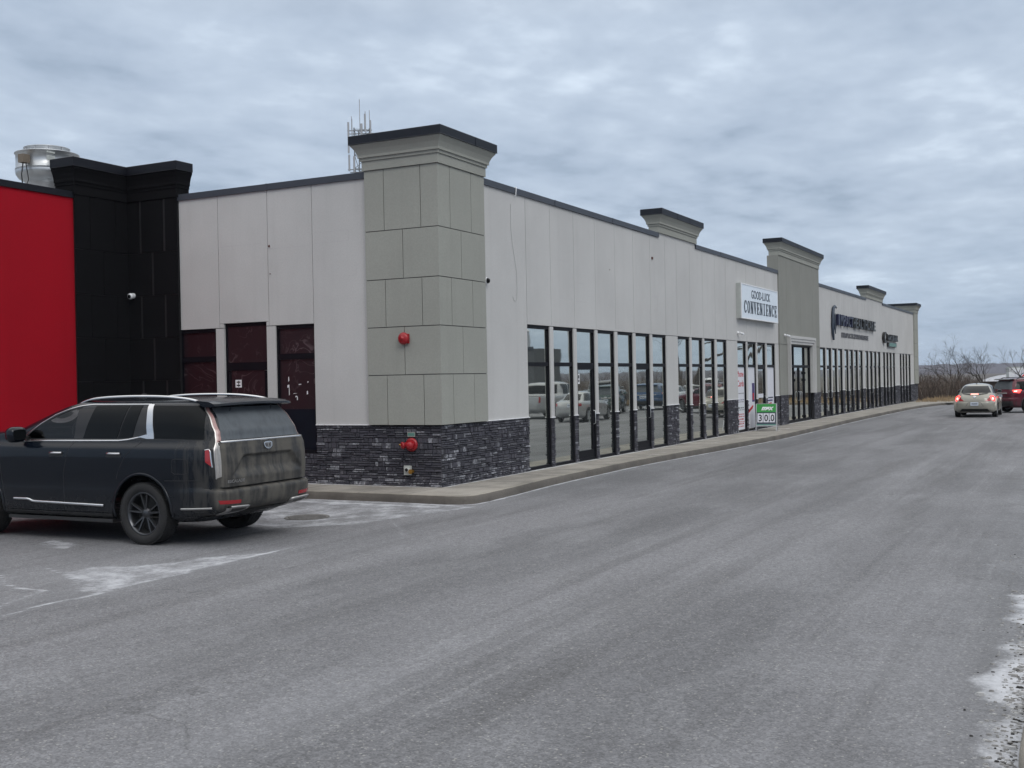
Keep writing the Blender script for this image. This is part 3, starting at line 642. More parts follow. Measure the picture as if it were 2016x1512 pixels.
# windows and doors
def window(fac, a0, a1, zh=ZH, zb=ZF, door=False, glass='shop_glass', lowpan=None, ztt=ZT, rs=random.Random(8), flip=False, frame_d=-.03, trh=.09):
    mb = MB(); w = .04; D0 = -.13; gd = -.07
    fac.box(mb, a0, a0 + w, D0, frame_d, zb, zh, 'frame'); fac.box(mb, a1 - w, a1, D0, frame_d, zb, zh, 'frame')
    fac.box(mb, a0 + w, a1 - w, D0, frame_d - .002, zh - .075, zh - .001, 'frame'); fac.box(mb, a0 + w, a1 - w, D0, frame_d - .002, zb, zb + .07, 'frame')
    zt1 = ztt; zt0 = ztt - (trh if not door else .17); fac.box(mb, a0 + w, a1 - w, D0, frame_d - .002, zt0, zt1, 'frame')
    if door:
        l = .085; fac.box(mb, a0 + w + .008, a0 + w + l, D0, frame_d - .012, zb + .07, zt0 - .008, 'frame'); fac.box(mb, a1 - w - l, a1 - w - .008, D0, frame_d - .012, zb + .07, zt0 - .008, 'frame')
        fac.box(mb, a0 + w + l, a1 - w - l, D0, frame_d - .012, zb + .07, zb + .25, 'frame')
    if lowpan: fac.box(mb, a0 + w, a1 - w, D0, frame_d - .03, zb + .07, lowpan, 'spandrel')
    o = mk('door' if door else 'window', mb, B)
    e = rs.uniform(-.003, .003)
    def pane(z0, z1, x=0):
        m = MB(); m.add([fac.P(a0 + w + x, gd, z0), fac.P(a1 - w - x, gd + e, z0), fac.P(a1 - w - x, gd + e, z1), fac.P(a0 + w + x, gd, z1)], [(0, 1, 2, 3)] if fac.k == 'x' else [(0, 1, 2, 3)], glass)
        mk('pane', m, o)
    pane(zt1, zh - .075); pane((lowpan or zb + .07) if not door else zb + .25, zt0, .085 if door else 0)
    if door:
        m = MB(); ah = a1 - w - .045 if not flip else a0 + w + .045
        m.tube([fac.P(ah, frame_d - .012, 1.02), fac.P(ah, frame_d + .04, 1.04), fac.P(ah, frame_d + .04, 1.34), fac.P(ah, frame_d - .012, 1.36)], .011, 'galv'); mk('handle', m, o)
    return o
for a, b in allR: window(FR, a, b, door=(a in doorsR))
m = MB(); FR.box(m, 6.56, 6.68, -.069, -.064, 2.02, 2.26, 'white_paint'); FR.box(m, 6.585, 6.655, -.064, -.062, 2.15, 2.23, 'ink_black'); FR.box(m, 6.585, 6.655, -.064, -.062, 2.06, 2.12, 'ink_grey'); tag(mk('door_notice', m), 'small white notice stuck on the glass of the first door right of the corner pillar', 'notice')
# flashing along the parapet in lengths with lapped seams
def flashing(a0, a1, fac=FR, mat='flashing', n=None, z0=ZW, z1=6.25, base=None):
    mb = MB(); L = a1 - a0; n = n or max(1, round(abs(L) / 3.0)); rs = random.Random(int(abs(a0) * 10))
    for k in range(n):
        p, q = a0 + L * k / n, a0 + L * (k + 1) / n; j = rs.uniform(-.004, .004)
        fac.box(mb, p + .003, q - .003, -.38, .035 + j, z0 + j, z1 + j, mat)
        fac.box(mb, p - .02, p + .03, .03, .041 + j, z0 + j - .002, z1 + j + .002, mat)
    return mk('parapet_flashing', mb, base or B)
flashing(1.76, 12.25); flashing(15.6, 26.2); flashing(33.2, 45.45); flashing(50.85, 63.9)
flashing(-6.45, -1.58, FL)
# cornices
PROF = [(.03, 0), (.03, .18), (.055, .18), (.055, .24), (.085, .24), (.085, .29), (.10, .33), (.125, .385), (.16, .435), (.185, .465), (.185, .50)]
def cornice(parent, x0, x1, y0, y1, z, mat='stucco_sage', capmat='cap_metal', s=1.0, capz=.15, name='cornice'):
    mb = MB(); R = lambda o, h: [(x0 - o, y0 - o, h), (x1 + o, y0 - o, h), (x1 + o, y1 + o, h), (x0 - o, y1 + o, h)]
    mb.rings([R(o * s, z + h * s) for o, h in PROF], mat, True, True, False); c = mk(name, mb, parent)
    mb = MB(); t = z + .50 * s; mb.rings([R(.215 * s, t - .012), R(.21 * s, t + .001), R(.21 * s, t + capz), R(.20 * s, t + capz + .01)], capmat, True, True, False)
    L = y1 - y0
    if L > 3:
        for k in (1, 2): mb.box((x1 + .212 * s, y0 + L * k / 3 - .02, t), (x1 + .2165 * s, y0 + L * k / 3 + .02, t + capz), capmat)
    else:
        mb.box((x1 + .212 * s, y0 + L * .62, t - .02), (x1 + .2165 * s, y0 + L * .62 + .03, t + capz), capmat); mb.box((x0 + L * .23, y0 - .2165 * s, t), (x0 + L * .23 + .02, y0 - .212 * s, t + capz), capmat)
    mk('cornice_cap', mb, c); return c
# corner pillars: staggered stucco blocks
ZB = [ZS, 2.285, 3.205, 4.125, 5.065, 6.25]
def corner_pillar(x0, x1, y0, y1, far=False):
    mb = MB(); mb.box((x0 + .02, y0 + .025, ZS), (x1 - .025, y1 - .02, 6.25), 'stucco_sage'); mb.box((x0 + .004, y0 + .02, ZS + .004), (x1 - .02, y1 - .004, 6.249), 'groove')
    mb.box((x0, y0 + .022, ZS), (x0 + .02, y1 - .3, 6.25), 'stucco_sage'); mb.box((x0 + .3, y1 - .02, ZS), (x1 - .022, y1, 6.25), 'stucco_sage')
    W = x1 - x0; V = y1 - y0
    for k in range(5):
        z0, z1 = ZB[k] + (.008 if k else 0), ZB[k + 1] - .008
        fx = (.27, .77) if k % 2 == 0 else (.52,); fy = (.25, .70) if k % 2 == 0 else (.47,)
        cx = [x0] + [x0 + W * f for f in fx] + [x1]; cy = [y0 + .02] + [y0 + V * f for f in fy] + [y1]
        for i, (p, q) in enumerate(zip(cx[:-1], cx[1:])): mb.box((p + (.007 if i else 0), y0, z0), (q - (.007 if q != x1 else 0), y0 + .02, z1), 'stucco_sage')
        for i, (p, q) in enumerate(zip(cy[:-1], cy[1:])): mb.box((x1 - .02, p + (.007 if i else 0.0005), z0), (x1, q - (.007 if q != y1 else 0), z1), 'stucco_sage')
    o = mk('corner_pillar', mb, B); cornice(o, x0, x1, y0, y1, 6.25); return o
corner_pillar(-1.57, .08, -.08, 1.75)
corner_pillar(-1.6, .08, 63.85, 65.62)
mb = MB(); stone_face(mb, FR, 63.9, 65.6, ZF, ZS - .012, -.002); mk('stone_base', mb, B)
cornice(B, -.22, .02, 12.2, 15.62, 6.262, name='cornice'); cornice(B, -.22, .02, 45.35, 50.85, 6.262, name='cornice')
# entrance bay
mb = MB(); DX = .05
for a, b, z0, z1 in ((25.95, 27.2, ZS, ZH), (31.95, 33.3, ZS, ZH)): FR.box(mb, a, b, -.4, DX, z0, z1 - .01, 'stucco_bay')
FR.box(mb, 25.96, 33.29, -.38, DX - .02, ZH - .01, ZH + .01, 'groove')
for a, b in ((25.95, 27.2), (27.215, 29.6), (29.612, 31.93), (31.945, 33.3)): FR.box(mb, a, b, -.4, DX, ZH + .01, 6.85, 'stucco_bay')
bay = mk('entrance_bay', mb, B)
cornice(bay, -.30, DX, 25.98, 33.27, 6.85, mat='stucco_sage')
for a, b in ((25.95, 27.2), (31.95, 33.3)):
    mb = MB(); stone_face(mb, FR, a, b, ZF, ZS - .005, DX - .002); mk('stone_base', mb, bay)
mb = MB()
for o, d in ((0, .13), (.11, .10), (.22, .06)):
    w = .11; FR.box(mb, 27.2 + o, 27.2 + o + w, -.1, DX + d, ZS, 3.72 - o - .001, 'stucco_pale'); FR.box(mb, 31.95 - o - w, 31.95 - o, -.1, DX + d, ZS, 3.72 - o - .001, 'stucco_pale'); FR.box(mb, 27.2 + o + w, 31.95 - o - w, -.1, DX + d, 3.72 - o - w, 3.72 - o, 'stucco_pale')
mk('entrance_trim', mb, bay)
# double entrance door with side lights
mb = MB(); e0, e1 = 27.53, 31.62
for a in (27.53, 28.55, 30.5, 31.55): FR.box(mb, a, a + .07, -.13, -.03, ZF, 3.36, 'frame')
FR.box(mb, 29.52, 29.60, -.13, -.035, ZF, 2.4, 'frame')
for z0, z1 in ((3.28, 3.38), (2.42, 2.53), (ZF, ZF + .12)): FR.box(mb, 27.53, 31.62, -.128, -.034, z0, z1, 'frame')
for a in (28.62, 29.46, 29.6, 30.44): FR.box(mb, a, a + .06, -.128, -.045, ZF + .12, 2.42, 'frame')
for a in (28.58, 30.46):
    for z in (2.15, 1.85, .3): FR.box(mb, a, a + .10, -.04, -.0, z, z + .10, 'frame')
dd = mk('entrance_door', mb, B)
for a0, a1, z0, z1 in ((27.6, 28.55, 2.53, 3.28), (28.62, 30.5, 2.53, 3.28), (30.57, 31.55, 2.53, 3.28), (27.6, 28.55, .27, 2.42), (28.68, 29.46, .27, 2.42), (29.66, 30.44, .27, 2.42), (30.57, 31.55, .27, 2.42)):
    m = MB(); m.add([FR.P(a0, -.08, z0), FR.P(a1, -.08, z0), FR.P(a1, -.08, z1), FR.P(a0, -.08, z1)], [(0, 1, 2, 3)], 'shop_glass'); mk('pane', m, dd)
for a in (29.40, 29.72):
    m = MB(); m.tube([FR.P(a, -.04, 1.05), FR.P(a, .02, 1.07), FR.P(a, .02, 1.4), FR.P(a, -.04, 1.42)], .012, 'galv'); mk('handle', m, dd)
# ---- left facade
mb = MB(); c = [-6.42, -5.34, -4.03, -2.9]
for p, q in zip(c[:-1], c[1:]): panel(mb, FL, p, q, ZH + (.09 if p == -5.34 else 0), ZW)
FL.box(mb, -5.34 + GAP, -5.235, -.13, 0, ZH + GAP, ZH + .09, 'stucco_pale'); FL.box(mb, -4.1, -4.03 - GAP, -.13, 0, ZH + GAP, ZH + .09, 'stucco_pale')
for pts in ([(-2.84, 5.16), (-2.02, 5.16), (-2.02, 4.95), (-2.84, 4.95)], [(-1.85, 4.52), (-1.85, 4.26)], [(-2.04, 4.26), (-1.86, 4.26)], [(-4.0, 4.92), (-2.95, 4.92)], [(-5.3, 5.05), (-4.2, 5.05)]): mark(FL, pts, .004)
FL.box(mb, -4.0, -3.97, 0, .02, 4.96, 5.0, 'rust'); FL.box(mb, -3.98, -3.965, 0, .02, 4.4, 4.42, 'rust')
panel(mb, FL, -2.9, -1.55, ZS, ZW); wl = mk('fascia_wall', mb, B)
mb = MB(); stone_face(mb, FL, -2.88, .004, ZF, ZS - .012, -.002); FL.box(mb, -2.89, -1.58, -.1, .024, ZS - .012, ZS + .004, 'white_paint'); mk('stone_base', mb, wl)
pier(FL, -5.45, -5.235); pier(FL, -4.10, -3.87)
window(FL, -6.46, -5.45, glass='papered_glass', ztt=2.77, lowpan=1.62, zb=.75, trh=.12); window(FL, -5.233, -4.10, zh=3.44, glass='papered_glass', ztt=2.62, door=True, flip=True, frame_d=-.05); window(FL, -3.87, -2.88, glass='papered_glass', ztt=2.77, lowpan=1.64, zb=.75, trh=.12)
for a, b in ((-6.46, -5.45), (-3.87, -2.88)):
    mb = MB(); stone_face(mb, FL, a, b, ZF, .75, -.04); mk('stone_base', mb, B)
m = MB(); FL.box(m, -5.0, -4.84, -.068, -.06, 2.1, 2.26, 'white_paint')
for z in (2.2, 2.13): FL.box(m, -4.97, -4.87, -.06, -.059, z, z + .025, 'ink_black')
FL.box(m, -4.925, -4.905, -.06, -.059, 2.11, 2.24, 'ink_black'); tag(mk('door_notice', m), 'small white notice stuck on the dark glass of the door left of the corner pillar', 'notice')
# torn scraps of tape on the papered window
m = MB(); rs = random.Random(2)
for x, z, w, h in ((-3.62, 2.20, .02, .10), (-3.65, 2.08, .05, .06), (-3.61, 1.92, .015, .22), (-3.50, 1.95, .10, .015), (-3.45, 1.88, .05, .03), (-3.41, 1.82, .02, .08), (-3.36, 2.13, .07, .02), (-3.14, 2.17, .03, .03), (-3.16, 1.93, .03, .08)):
    q = [(x, z), (x + w, z + rs.uniform(0, .02)), (x + w * .8, z + h), (x + w * .1, z + h * rs.uniform(.8, 1))]
    m.prism([(a, b) for a, b in q], .064, .068, 'white_paint', 'y')
tag(mk('tape_scraps', m), 'torn white tape scraps on the dark window nearest the corner pillar', 'tape')

# ================================================================== RED WING
RW = thing('shop_building', 'red stucco wing with a black pilaster in the inner corner beside the grey building', 'building', (-7.92, -7, 0))
mb = MB(); mb.box((-25, -8.4, 0), (-8.06, .139, 5.85), 'stucco_black'); mb.box((-25, -8.4, 5.851), (-8.06, .139, 5.9), 'roof_membrane')
mb.box((-8.06, -8.4, ZF), (-7.92, -1.46, ZW), 'stucco_red'); mb.box((-24.9, -8.55, ZF), (-7.92, -8.4, ZW), 'stucco_black'); mk('wall', mb, RW)
flashing(-8.55, -1.47, FE, 'flashing_black', base=RW)
mb = MB(); o = .06
def Lp(o): return [(-7.92 + o, -1.44 - o), (-7.92 + o, -o), (-6.48 + o, -o), (-6.48 + o, .3), (-8.4, .3), (-8.4, -1.44 - o)]
zb = [ZF, ZS, 2.285, 3.205, 4.125, 5.065, 6.2]
mb.prism(Lp(.045), ZF, 6.2, 'seam')
for k in range(6):
    z0, z1 = zb[k] + .006, zb[k + 1] - .006; fr = (.28, .76) if k % 2 else (.52,)
    c = [0] + [1.44 * f for f in fr] + [1.44]
    for i, (p, q) in enumerate(zip(c[:-1], c[1:])):
        g0 = .005 if i else 0; g1 = .005 if q < 1.44 else 0
        mb.box((-7.874, -q + g1 - (0.06 if q == 1.44 else 0), z0), (-7.86, -p - g0 - (.06 if i == 0 else 0), z1), 'stucco_black')
        mb.box((-7.86 + p + g0, -.06, z0), (-7.92 + q - g1 + (0.06 if q == 1.44 else 0), -.046, z1), 'stucco_black')
pp = mk('corner_pilaster', mb, RW)
mb = MB(); mb.rings([[(x, y, 6.2 + h * 1.12) for x, y in Lp(.06 + o_ * .68)] for o_, h in PROF], 'stucco_black', True, True, False); cc = mk('cornice', mb, pp)
mb = MB(); mb.rings([[(x, y, 6.77 + h) for x, y in Lp(.06 + o_)] for o_, h in ((.148, -.01), (.145, 0), (.145, .17), (.135, .18))], 'flashing_black', True, True, False); mk('cornice_cap', mb, cc)

# ================================================================== WALL FIXTURES
def dome_cam(name, label, fac, a, z, dark=True, group=None):
    t = thing(name, label, 'camera', fac.P(a, 0, z), group=group)
    m = MB(); nrm = Vector(fac.P(0, 1, 0)) - Vector(fac.P(0, 0, 0)); c = Vector(fac.P(a, 0.001, z))
    m.lathe([(.065, 0), (.068, .035), (.062, .05)], c, nrm, 'white_paint', 20, True, True); mk('housing', m, t)
    m = MB(); prof = [(.056 * math.cos(b), .05 + .056 * math.sin(b)) for b in np.linspace(0, 1.5, 7)]; m.lathe(prof, c, nrm, 'car_glass' if dark else 'white_paint', 20, False, True); mk('lens_dome', m, t); return t
dome_cam('security_camera', 'dark dome camera on the pale wall just right of the corner pillar', FR, 1.88, 4.17)
t = thing('security_camera', 'white ball camera low on the black pilaster in the inner corner', 'camera', (-7.72, -.06, 4.15)); c = Vector((-7.72, -.06, 4.15))
m = MB(); m.lathe([(.06, 0), (.06, .03)], c, (0, -1, 0), 'white_paint', 18, True, True); m.lathe([(.001, .03), (.04, .04), (.062, .07), (.068, .10), (.060, .135), (.045, .15)], c, (0.15, -1, -.15), 'white_paint', 20, False, True); mk('housing', m, t)
m = MB(); m.lathe([(.044, .1505), (.03, .165), (.001, .168)], c, (.15, -1, -.15), 'car_glass', 18, True, False); mk('lens', m, t)
def bullet(a, z, label, d0=0.0):
    t = thing('security_camera', label, 'camera', FR.P(a, d0, z), group='white bullet cameras over the shop fronts'); m = MB(); c = FR.P(a, d0 + .001, z)
    m.lathe([(.055, 0), (.055, .03), (.03, .05)], c, (1, 0, 0), 'white_paint', 16, True, True); m.tube([FR.P(a, d0 + .04, z), FR.P(a + .02, d0 + .10, z - .03)], .02, 'white_paint', 10); mk('mount', m, t)
    m = MB(); m.lathe([(.034, 0), (.036, .15), (.045, .15), (.045, .24), (.036, .245)], FR.P(a - .08, d0 + .10, z), (.25, .95, -.2), 'white_paint', 16, True, True); mk('housing', m, t)
    m = MB(); m.lathe([(.035, .246), (.001, .248)], FR.P(a - .08, d0 + .10, z), (.25, .95, -.2), 'car_glass', 14, True, False); mk('lens', m, t)
bullet(20.2, 3.63, 'white bullet camera on the pale wall below the near end of the white shop sign'); bullet(26.75, 3.72, 'white bullet camera on the sage bay left of the entrance trim', DX)
# fire alarm bell
t = thing('fire_bell', 'round red fire alarm bell high on the left face of the corner pillar', 'bell', (-.70, -.08, 2.98))
m = MB(); m.box((-.78, -.115, 2.88), (-.60, -.082, 3.06), 'red_gear'); mk('back_box', m, t)
m = MB(); m.lathe([(.095, .03), (.115, .04), (.118, .06), (.10, .09), (.06, .105), (.03, .108), (.025, .125), (.001, .128)], (-.70, -.085, 2.975), (0, -1, 0), 'red_gear', 28, True, False); mk('gong', m, t)
# fire department connection
t = thing('fire_hose_connection', 'red twin hose connection on the dark stone below the corner pillar', 'hydrant', (-.65, -.03, .95))
m = MB(); m.lathe([(.13, 0), (.13, .02), (.10, .035)], (-.63, -.024, .95), (0, -1, 0), 'red_gear', 28, True, True); m.tube([(-.63, -.03, .95), (-.63, -.16, .95)], [.085, .075], 'red_gear', 18); mk('wall_flange', m, t)
for dx, mt in ((-.09, 'red_gear'), (.07, 'red_gear')):
    m = MB(); c = (-.63 + dx * .4, -.13, .95); m.lathe([(.05, 0), (.052, .07), (.068, .075), (.07, .11), (.05, .115), (.02, .13), (.001, .13)], c, (dx * 8, -1, -.1), mt, 18, True, False)
    if dx < 0: m.tube([(-.75, -.19, .95), (-.80, -.20, .96)], .014, 'brass')
    mk('hose_inlet', m, t)
m = MB(); m.box((-.72, -.034, 1.10), (-.55, -.028, 1.19), 'stucco_sage'); m.box((-.71, -.036, 1.115), (-.56, -.0341, 1.175), 'teal'); mk('sign_plate', m, t)
t = thing('wall_drain_outlet', 'pale square outlet box with a brass fitting low on the dark stone corner', 'outlet', (-.70, -.03, .45))
m = MB(); m.box((-.80, -.06, .37), (-.64, -.026, .55), 'sign_side'); m.lathe([(.05, 0), (.05, .035), (.035, .035)], (-.72, -.06, .47), (0, -1, 0), 'sign_side', 18, False, False); m.lathe([(.034, .034), (.001, .034)], (-.72, -.06, .47), (0, -1, 0), 'ink_black', 18); mk('box', m, t)
m = MB(); m.tube([(-.62, -.03, .44), (-.62, -.10, .44)], .035, 'brass', 14); m.lathe([(.045, .07), (.045, .09)], (-.62, -.03, .44), (0, -1, 0), 'brass', 14, True, True); mk('brass_fitting', m, t)
# loose cable and strap
m = MB(); m.tube([(.012, y, z) for y, z in [(3.05, 5.88), (3.04, 5.6), (3.04, 5.36), (3.1, 5.03), (3.2, 4.69), (3.27, 4.45), (3.28, 4.1), (3.26, 3.88), (3.2, 3.82), (3.12, 3.84), (3.07, 3.92)]], 0.0032, 'cable', 5)
tag(mk('hanging_cable', m, shift=(.012, 3.2, 3.8)), 'thin loose cable hanging down the pale wall right of the pillar', 'cable')
m = MB(); m.tube([(-.1, 3.3, 6.26), (.04, 3.27, 6.262), (.05, 3.25, 6.22), (.05, 3.23, 6.09), (.02, 3.22, 6.07)], .01, 'white_paint', 5)
tag(mk('white_strap', m, shift=(.05, 3.25, 6.1)), 'short white strap hooked over the dark parapet flashing right of the pillar', 'strap')

# ================================================================== SIGNS
def rtext(txt, size, mat, s0, z0, d, depth=.01, sx=1.0, bold=0.0, shear=0): return text_mb(txt, size, mat, lambda x, y, z: (d + z, s0 + x, z0 + y), depth, shear, sx, bold=bold)
def serif_word(word, s0, s1, z0, h, d, mat, dep=.012):
    """heavy condensed serif capitals drawn stroke by stroke"""
    mb = MB(); n = len(word); adv = (s1 - s0) / n
    for i, ch in enumerate(word):
        a = s0 + i * adv + adv * .10; w = adv * .76; st = w * .26; th = w * .09; sf = h * .07
        def poly(p): mb.prism([(a + x * w, z0 + y * h) for x, y in p], d, d + dep, mat, 'x')
        S, T, V = st / w, th / w, sf / h
        if ch in 'CO':
            k = 28; o = []; q = []; lo, hi = (0, 2 * PI) if ch == 'O' else (.62, 2 * PI - .62)
            for j in range(k + 1):
                t = lo + (hi - lo) * j / k; o.append((.5 + .5 * math.cos(t), .5 + .5 * math.sin(t))); q.append((.5 + (.5 - S) * math.cos(t), .5 + (.5 - .06) * math.sin(t)))
            for j in range(k): mb.prism([(a + x * w, z0 + y * h) for x, y in (o[j], o[j + 1], q[j + 1], q[j])], d, d + dep, mat, 'x')
            if ch == 'C': poly([(.82, .66), (.92, .66), (.92, .98), (.82, .90)])
        elif ch == 'I': poly([(.5 - S / 2, 0), (.5 + S / 2, 0), (.5 + S / 2, 1), (.5 - S / 2, 1)]); poly([(.18, 0), (.82, 0), (.82, V), (.18, V)]); poly([(.18, 1 - V), (.82, 1 - V), (.82, 1), (.18, 1)])
        elif ch == 'E':
            poly([(.1, 0), (.1 + S, 0), (.1 + S, 1), (.1, 1)]); poly([(0, 0), (.92, 0), (.92, V), (0, V)]); poly([(0, 1 - V), (.92, 1 - V), (.92, 1), (0, 1)]); poly([(.1, .46), (.66, .46), (.66, .46 + V), (.1, .46 + V)])
            poly([(.82, 0), (.95, 0), (.95, .28), (.88, .28)]); poly([(.82, 1), (.95, 1), (.95, .74), (.88, .74)]); poly([(.6, .36), (.68, .36), (.68, .63), (.6, .63)])
        elif ch == 'N':
            poly([(.1, 0), (.1 + T * 1.3, 0), (.1 + T * 1.3, 1), (.1, 1)]); poly([(.82, 0), (.82 + T * 1.3, 0), (.82 + T * 1.3, 1), (.82, 1)]); poly([(.04, 1), (.04 + S * 1.1, 1), (.93, 0), (.93 - S * 1.1, 0)])
            poly([(-.02, 1 - V), (.3, 1 - V), (.3, 1), (-.02, 1)]); poly([(-.04, 0), (.28, 0), (.28, V), (-.04, V)]); poly([(.68, 1 - V), (1.04, 1 - V), (1.04, 1), (.68, 1)])
        elif ch == 'V': poly([(.02, 1), (.02 + S * 1.1, 1), (.62, 0), (.42, 0)]); poly([(.80, 1), (.80 + T * 1.3, 1), (.60, 0), (.50, 0)]); poly([(-.05, 1 - V), (.4, 1 - V), (.4, 1), (-.05, 1)]); poly([(.66, 1 - V), (1.04, 1 - V), (1.04, 1), (.66, 1)])
    return mb
t = thing('shop_sign', 'white box sign lettered GOOD-LUCK CONVENIENCE on the pale wall left of the sage entrance bay', 'sign', (0.01, 22.65, 4.74))
mb = MB(); mb.box((.002, 20.1, 4.13), (.17, 25.2, 5.36), 'sign_side')
for a0, a1, z0, z1 in ((20.1, 25.2, 4.13, 4.17), (20.1, 25.2, 5.32, 5.36), (20.1, 20.14, 4.17, 5.32), (25.16, 25.2, 4.17, 5.32)): mb.box((.17, a0, z0), (.19, a1, z1), 'white_paint')
mk('sign_box', mb, t)
mb = MB(); mb.box((.1705, 20.14, 4.17), (.176, 25.16, 5.32), 'white_face'); f = mk('sign_face', mb, t)
mk('lower_lettering', serif_word('CONVENIENCE', 20.42, 25.08, 4.34, .44, .176, 'ink'), t); mk('upper_lettering', rtext('GOOD-LUCK', .42, 'ink', 21.42, 4.89, .176, .006, 1.04, .004), t)

def letters_thing(name, label, s0, s1, z0, z1, parts):
    t = thing(name, label, 'sign', (0.01, (s0 + s1) / 2, (z0 + z1) / 2)); return t
t = letters_thing('clinic_sign', 'raised IMPACT HEALTHCARE lettering with a tall curved figure on the far wall', 36, 48, 3.8, 5.2, None)
def slab_letters(txt, s0, s1, z0, h, mats, d0=.03, d1=.15, wf=.88, track=1.0):
    """each letter fitted into an equal cell"""
    mb = MB(); n = len(txt); cell = (s1 - s0) / n
    for i, ch in enumerate(txt):
        g = text_mb(ch, 1.0, mats(i), lambda x, y, z: (x, y, z), .2, 0, 1, bold=.025)
        if not g.v: continue
        xs = [p[0] for p in g.v]; ys = [p[1] for p in g.v]; zs = [p[2] for p in g.v]
        kx = cell * wf / max(max(xs) - min(xs), .25); ky = h / (max(ys) - min(ys)); a = s0 + cell * (i + (1 - wf) / 2); a += (cell * wf - kx * (max(xs) - min(xs))) / 2
        g.v = [(d0 + (d1 - d0) * (p[2] - min(zs)) / max(max(zs) - min(zs), 1e-6), a + (p[0] - min(xs)) * kx, z0 + (p[1] - min(ys)) * ky) for p in g.v]
        merge(mb, g)
    return mb
mk('lettering', slab_letters('IMPACTHEALTHCARE', 37.0, 47.7, 4.47, .54, lambda i: 'ink_blue' if i < 6 else 'ink_black'), t)
mk('small_lettering', slab_letters('CHIROPRACTIC|PHYSIO|MASSAGE', 38.4, 46.0, 3.92, .25, lambda i: 'ink_grey', .01, .03, .8), t)
mb = MB()
sp = [(37.0, 5.3), (36.6, 5.36), (36.3, 5.24), (36.18, 5.0), (36.12, 4.7), (36.08, 4.4), (36.12, 4.1), (36.25, 3.75)]
mb.tube([(.08, a, z) for a, z in sp], [.04, .06, .07, .075, .075, .075, .07, .05], 'ink', 8); mk('curved_figure', mb, t)
mb = MB(); mb.tube([(.07, a, z) for a, z in [(36.75, 5.02), (36.62, 4.7), (36.66, 4.35), (36.8, 4.05)]], [.02, .04, .04, .02], 'ink', 8); mk('inner_curve', mb, t)
t = letters_thing('clinic_sign', 'smaller dark sign with a crescent mark and a green strip near the far pillar', 50.5, 56.1, 3.7, 4.6, None)
mb = MB(); cx, cz = 51.1, 4.22
po = [(cx + .5 * math.cos(b), cz + .33 * math.sin(b)) for b in np.linspace(.9, 2 * PI - .9, 24)]; pi_ = [(cx + .14 + .38 * math.cos(b), cz + .26 * math.sin(b)) for b in np.linspace(2 * PI - .9, .9, 24)]
mb.prism(po + pi_, .03, .16, 'ink_black', 'x'); mk('crescent', mb, t)
mb = MB(); mb.prism([(cx + .16 + .34 * math.cos(b), cz + .22 * math.sin(b)) for b in np.linspace(0, 2 * PI, 20)[:-1]], .03, .06, 'white_paint', 'x'); mk('disc', mb, t)
mb = MB(); rs = random.Random(9); a = 51.9
while a < 55.9:
    w_ = rs.uniform(.16, .30); z0 = 4.06; h = rs.choice((.38, .38, .33)); mb.box((.03, a, z0), (.15, a + w_ * .35, z0 + h), 'ink_black'); mb.box((.031, a + w_ * .35, z0 + h * rs.choice((0, .45, .8))), (.149, a + w_ * .9, z0 + h * rs.choice((.2, .6, 1))), 'ink_black'); a += w_ + .05
mk('lettering', mb, t)
mb = MB(); mb.box((.01, 52.3, 3.70), (.12, 55.4, 3.96), 'ink_black'); mb.box((.12, 52.6, 3.73), (.125, 55.3, 3.93), 'teal'); mk('green_strip', mb, t)

# posters on the convenience shop's glass
def poster(label, a0, a1, z0, z1, extra=None, name='window_poster'):
    m = MB(); FR.box(m, a0, a1, -.068, -.063, z0, z1, 'poster'); t = thing(name, label, 'poster', FR.P((a0 + a1) / 2, -.063, z0)); mk('sheet', m, t)
    if extra: mk('print', extra, t)
def words(rows):
    mb = MB()
    for txt, size, mat, a, z, sx in rows: merge(mb, rtext(txt, size, mat, a, z, -.0628, .002, sx, .004))
    return mb
ex = words([('Phone', .30, 'ink_red', 20.24, 2.10, 1.08), ('Cards', .30, 'ink_red', 20.27, 1.76, 1.12)]); rs = random.Random(1)
for z, mt, h in ((1.50, 'ink_grey', .03), (1.27, 'ink_purple', .03), (1.20, 'ink_grey', .03), (.98, 'ink_grey', .05), (.92, 'ink_grey', .03), (.76, 'ink_red', .04), (.68, 'ink_red', .04), (.58, 'ink_red', .05), (.50, 'ink_red', .03), (.42, 'ink_red', .05), (.34, 'ink_red', .03)):
    a = 20.28
    while a < 21.05:
        l = rs.uniform(.04, .14); FR.box(ex, a, min(a + l, 21.1), -.0628, -.0615, z, z + h, mt); a += l + rs.uniform(.02, .08)
poster('white poster lettered Phone Cards in red on the leftmost convenience shop window', 20.2, 21.15, .24, 2.43, ex)
ex = MB(); FR.box(ex, 22.16, 22.50, -.0628, -.0615, 1.18, 1.86, 'ink_purple'); FR.box(ex, 22.24, 22.42, -.0614, -.0600, 1.25, 1.5, 'ink_red')
for k in range(9):
    a = 21.62 + k * .07; ex.tube([FR.P(a, -.062, .78 + .02 * k), FR.P(a + .05, -.062, .90 + .02 * k), FR.P(a + .09, -.062, .80 + .025 * k)], .012, 'ink_red', 4)
poster('white window sheet with a purple card and a red scribble mark, second shop pane', 21.51, 22.54, .24, 2.43, ex)
ex = MB(); FR.box(ex, 24.3, 25.2, -.0628, -.0615, 1.25, 1.30, 'ink'); FR.box(ex, 24.35, 25.1, -.0628, -.0615, 1.14, 1.20, 'ink_purple')
ex.prism([(24.45, 1.06), (24.95, 1.10), (25.0, .92), (24.6, .86)], -.0628, -.0615, 'ink_red', 'x'); ex.prism([(24.5, .82), (24.95, .84), (24.9, .66), (24.72, .52), (24.55, .66)], -.0628, -.0615, 'ink_purple', 'x')
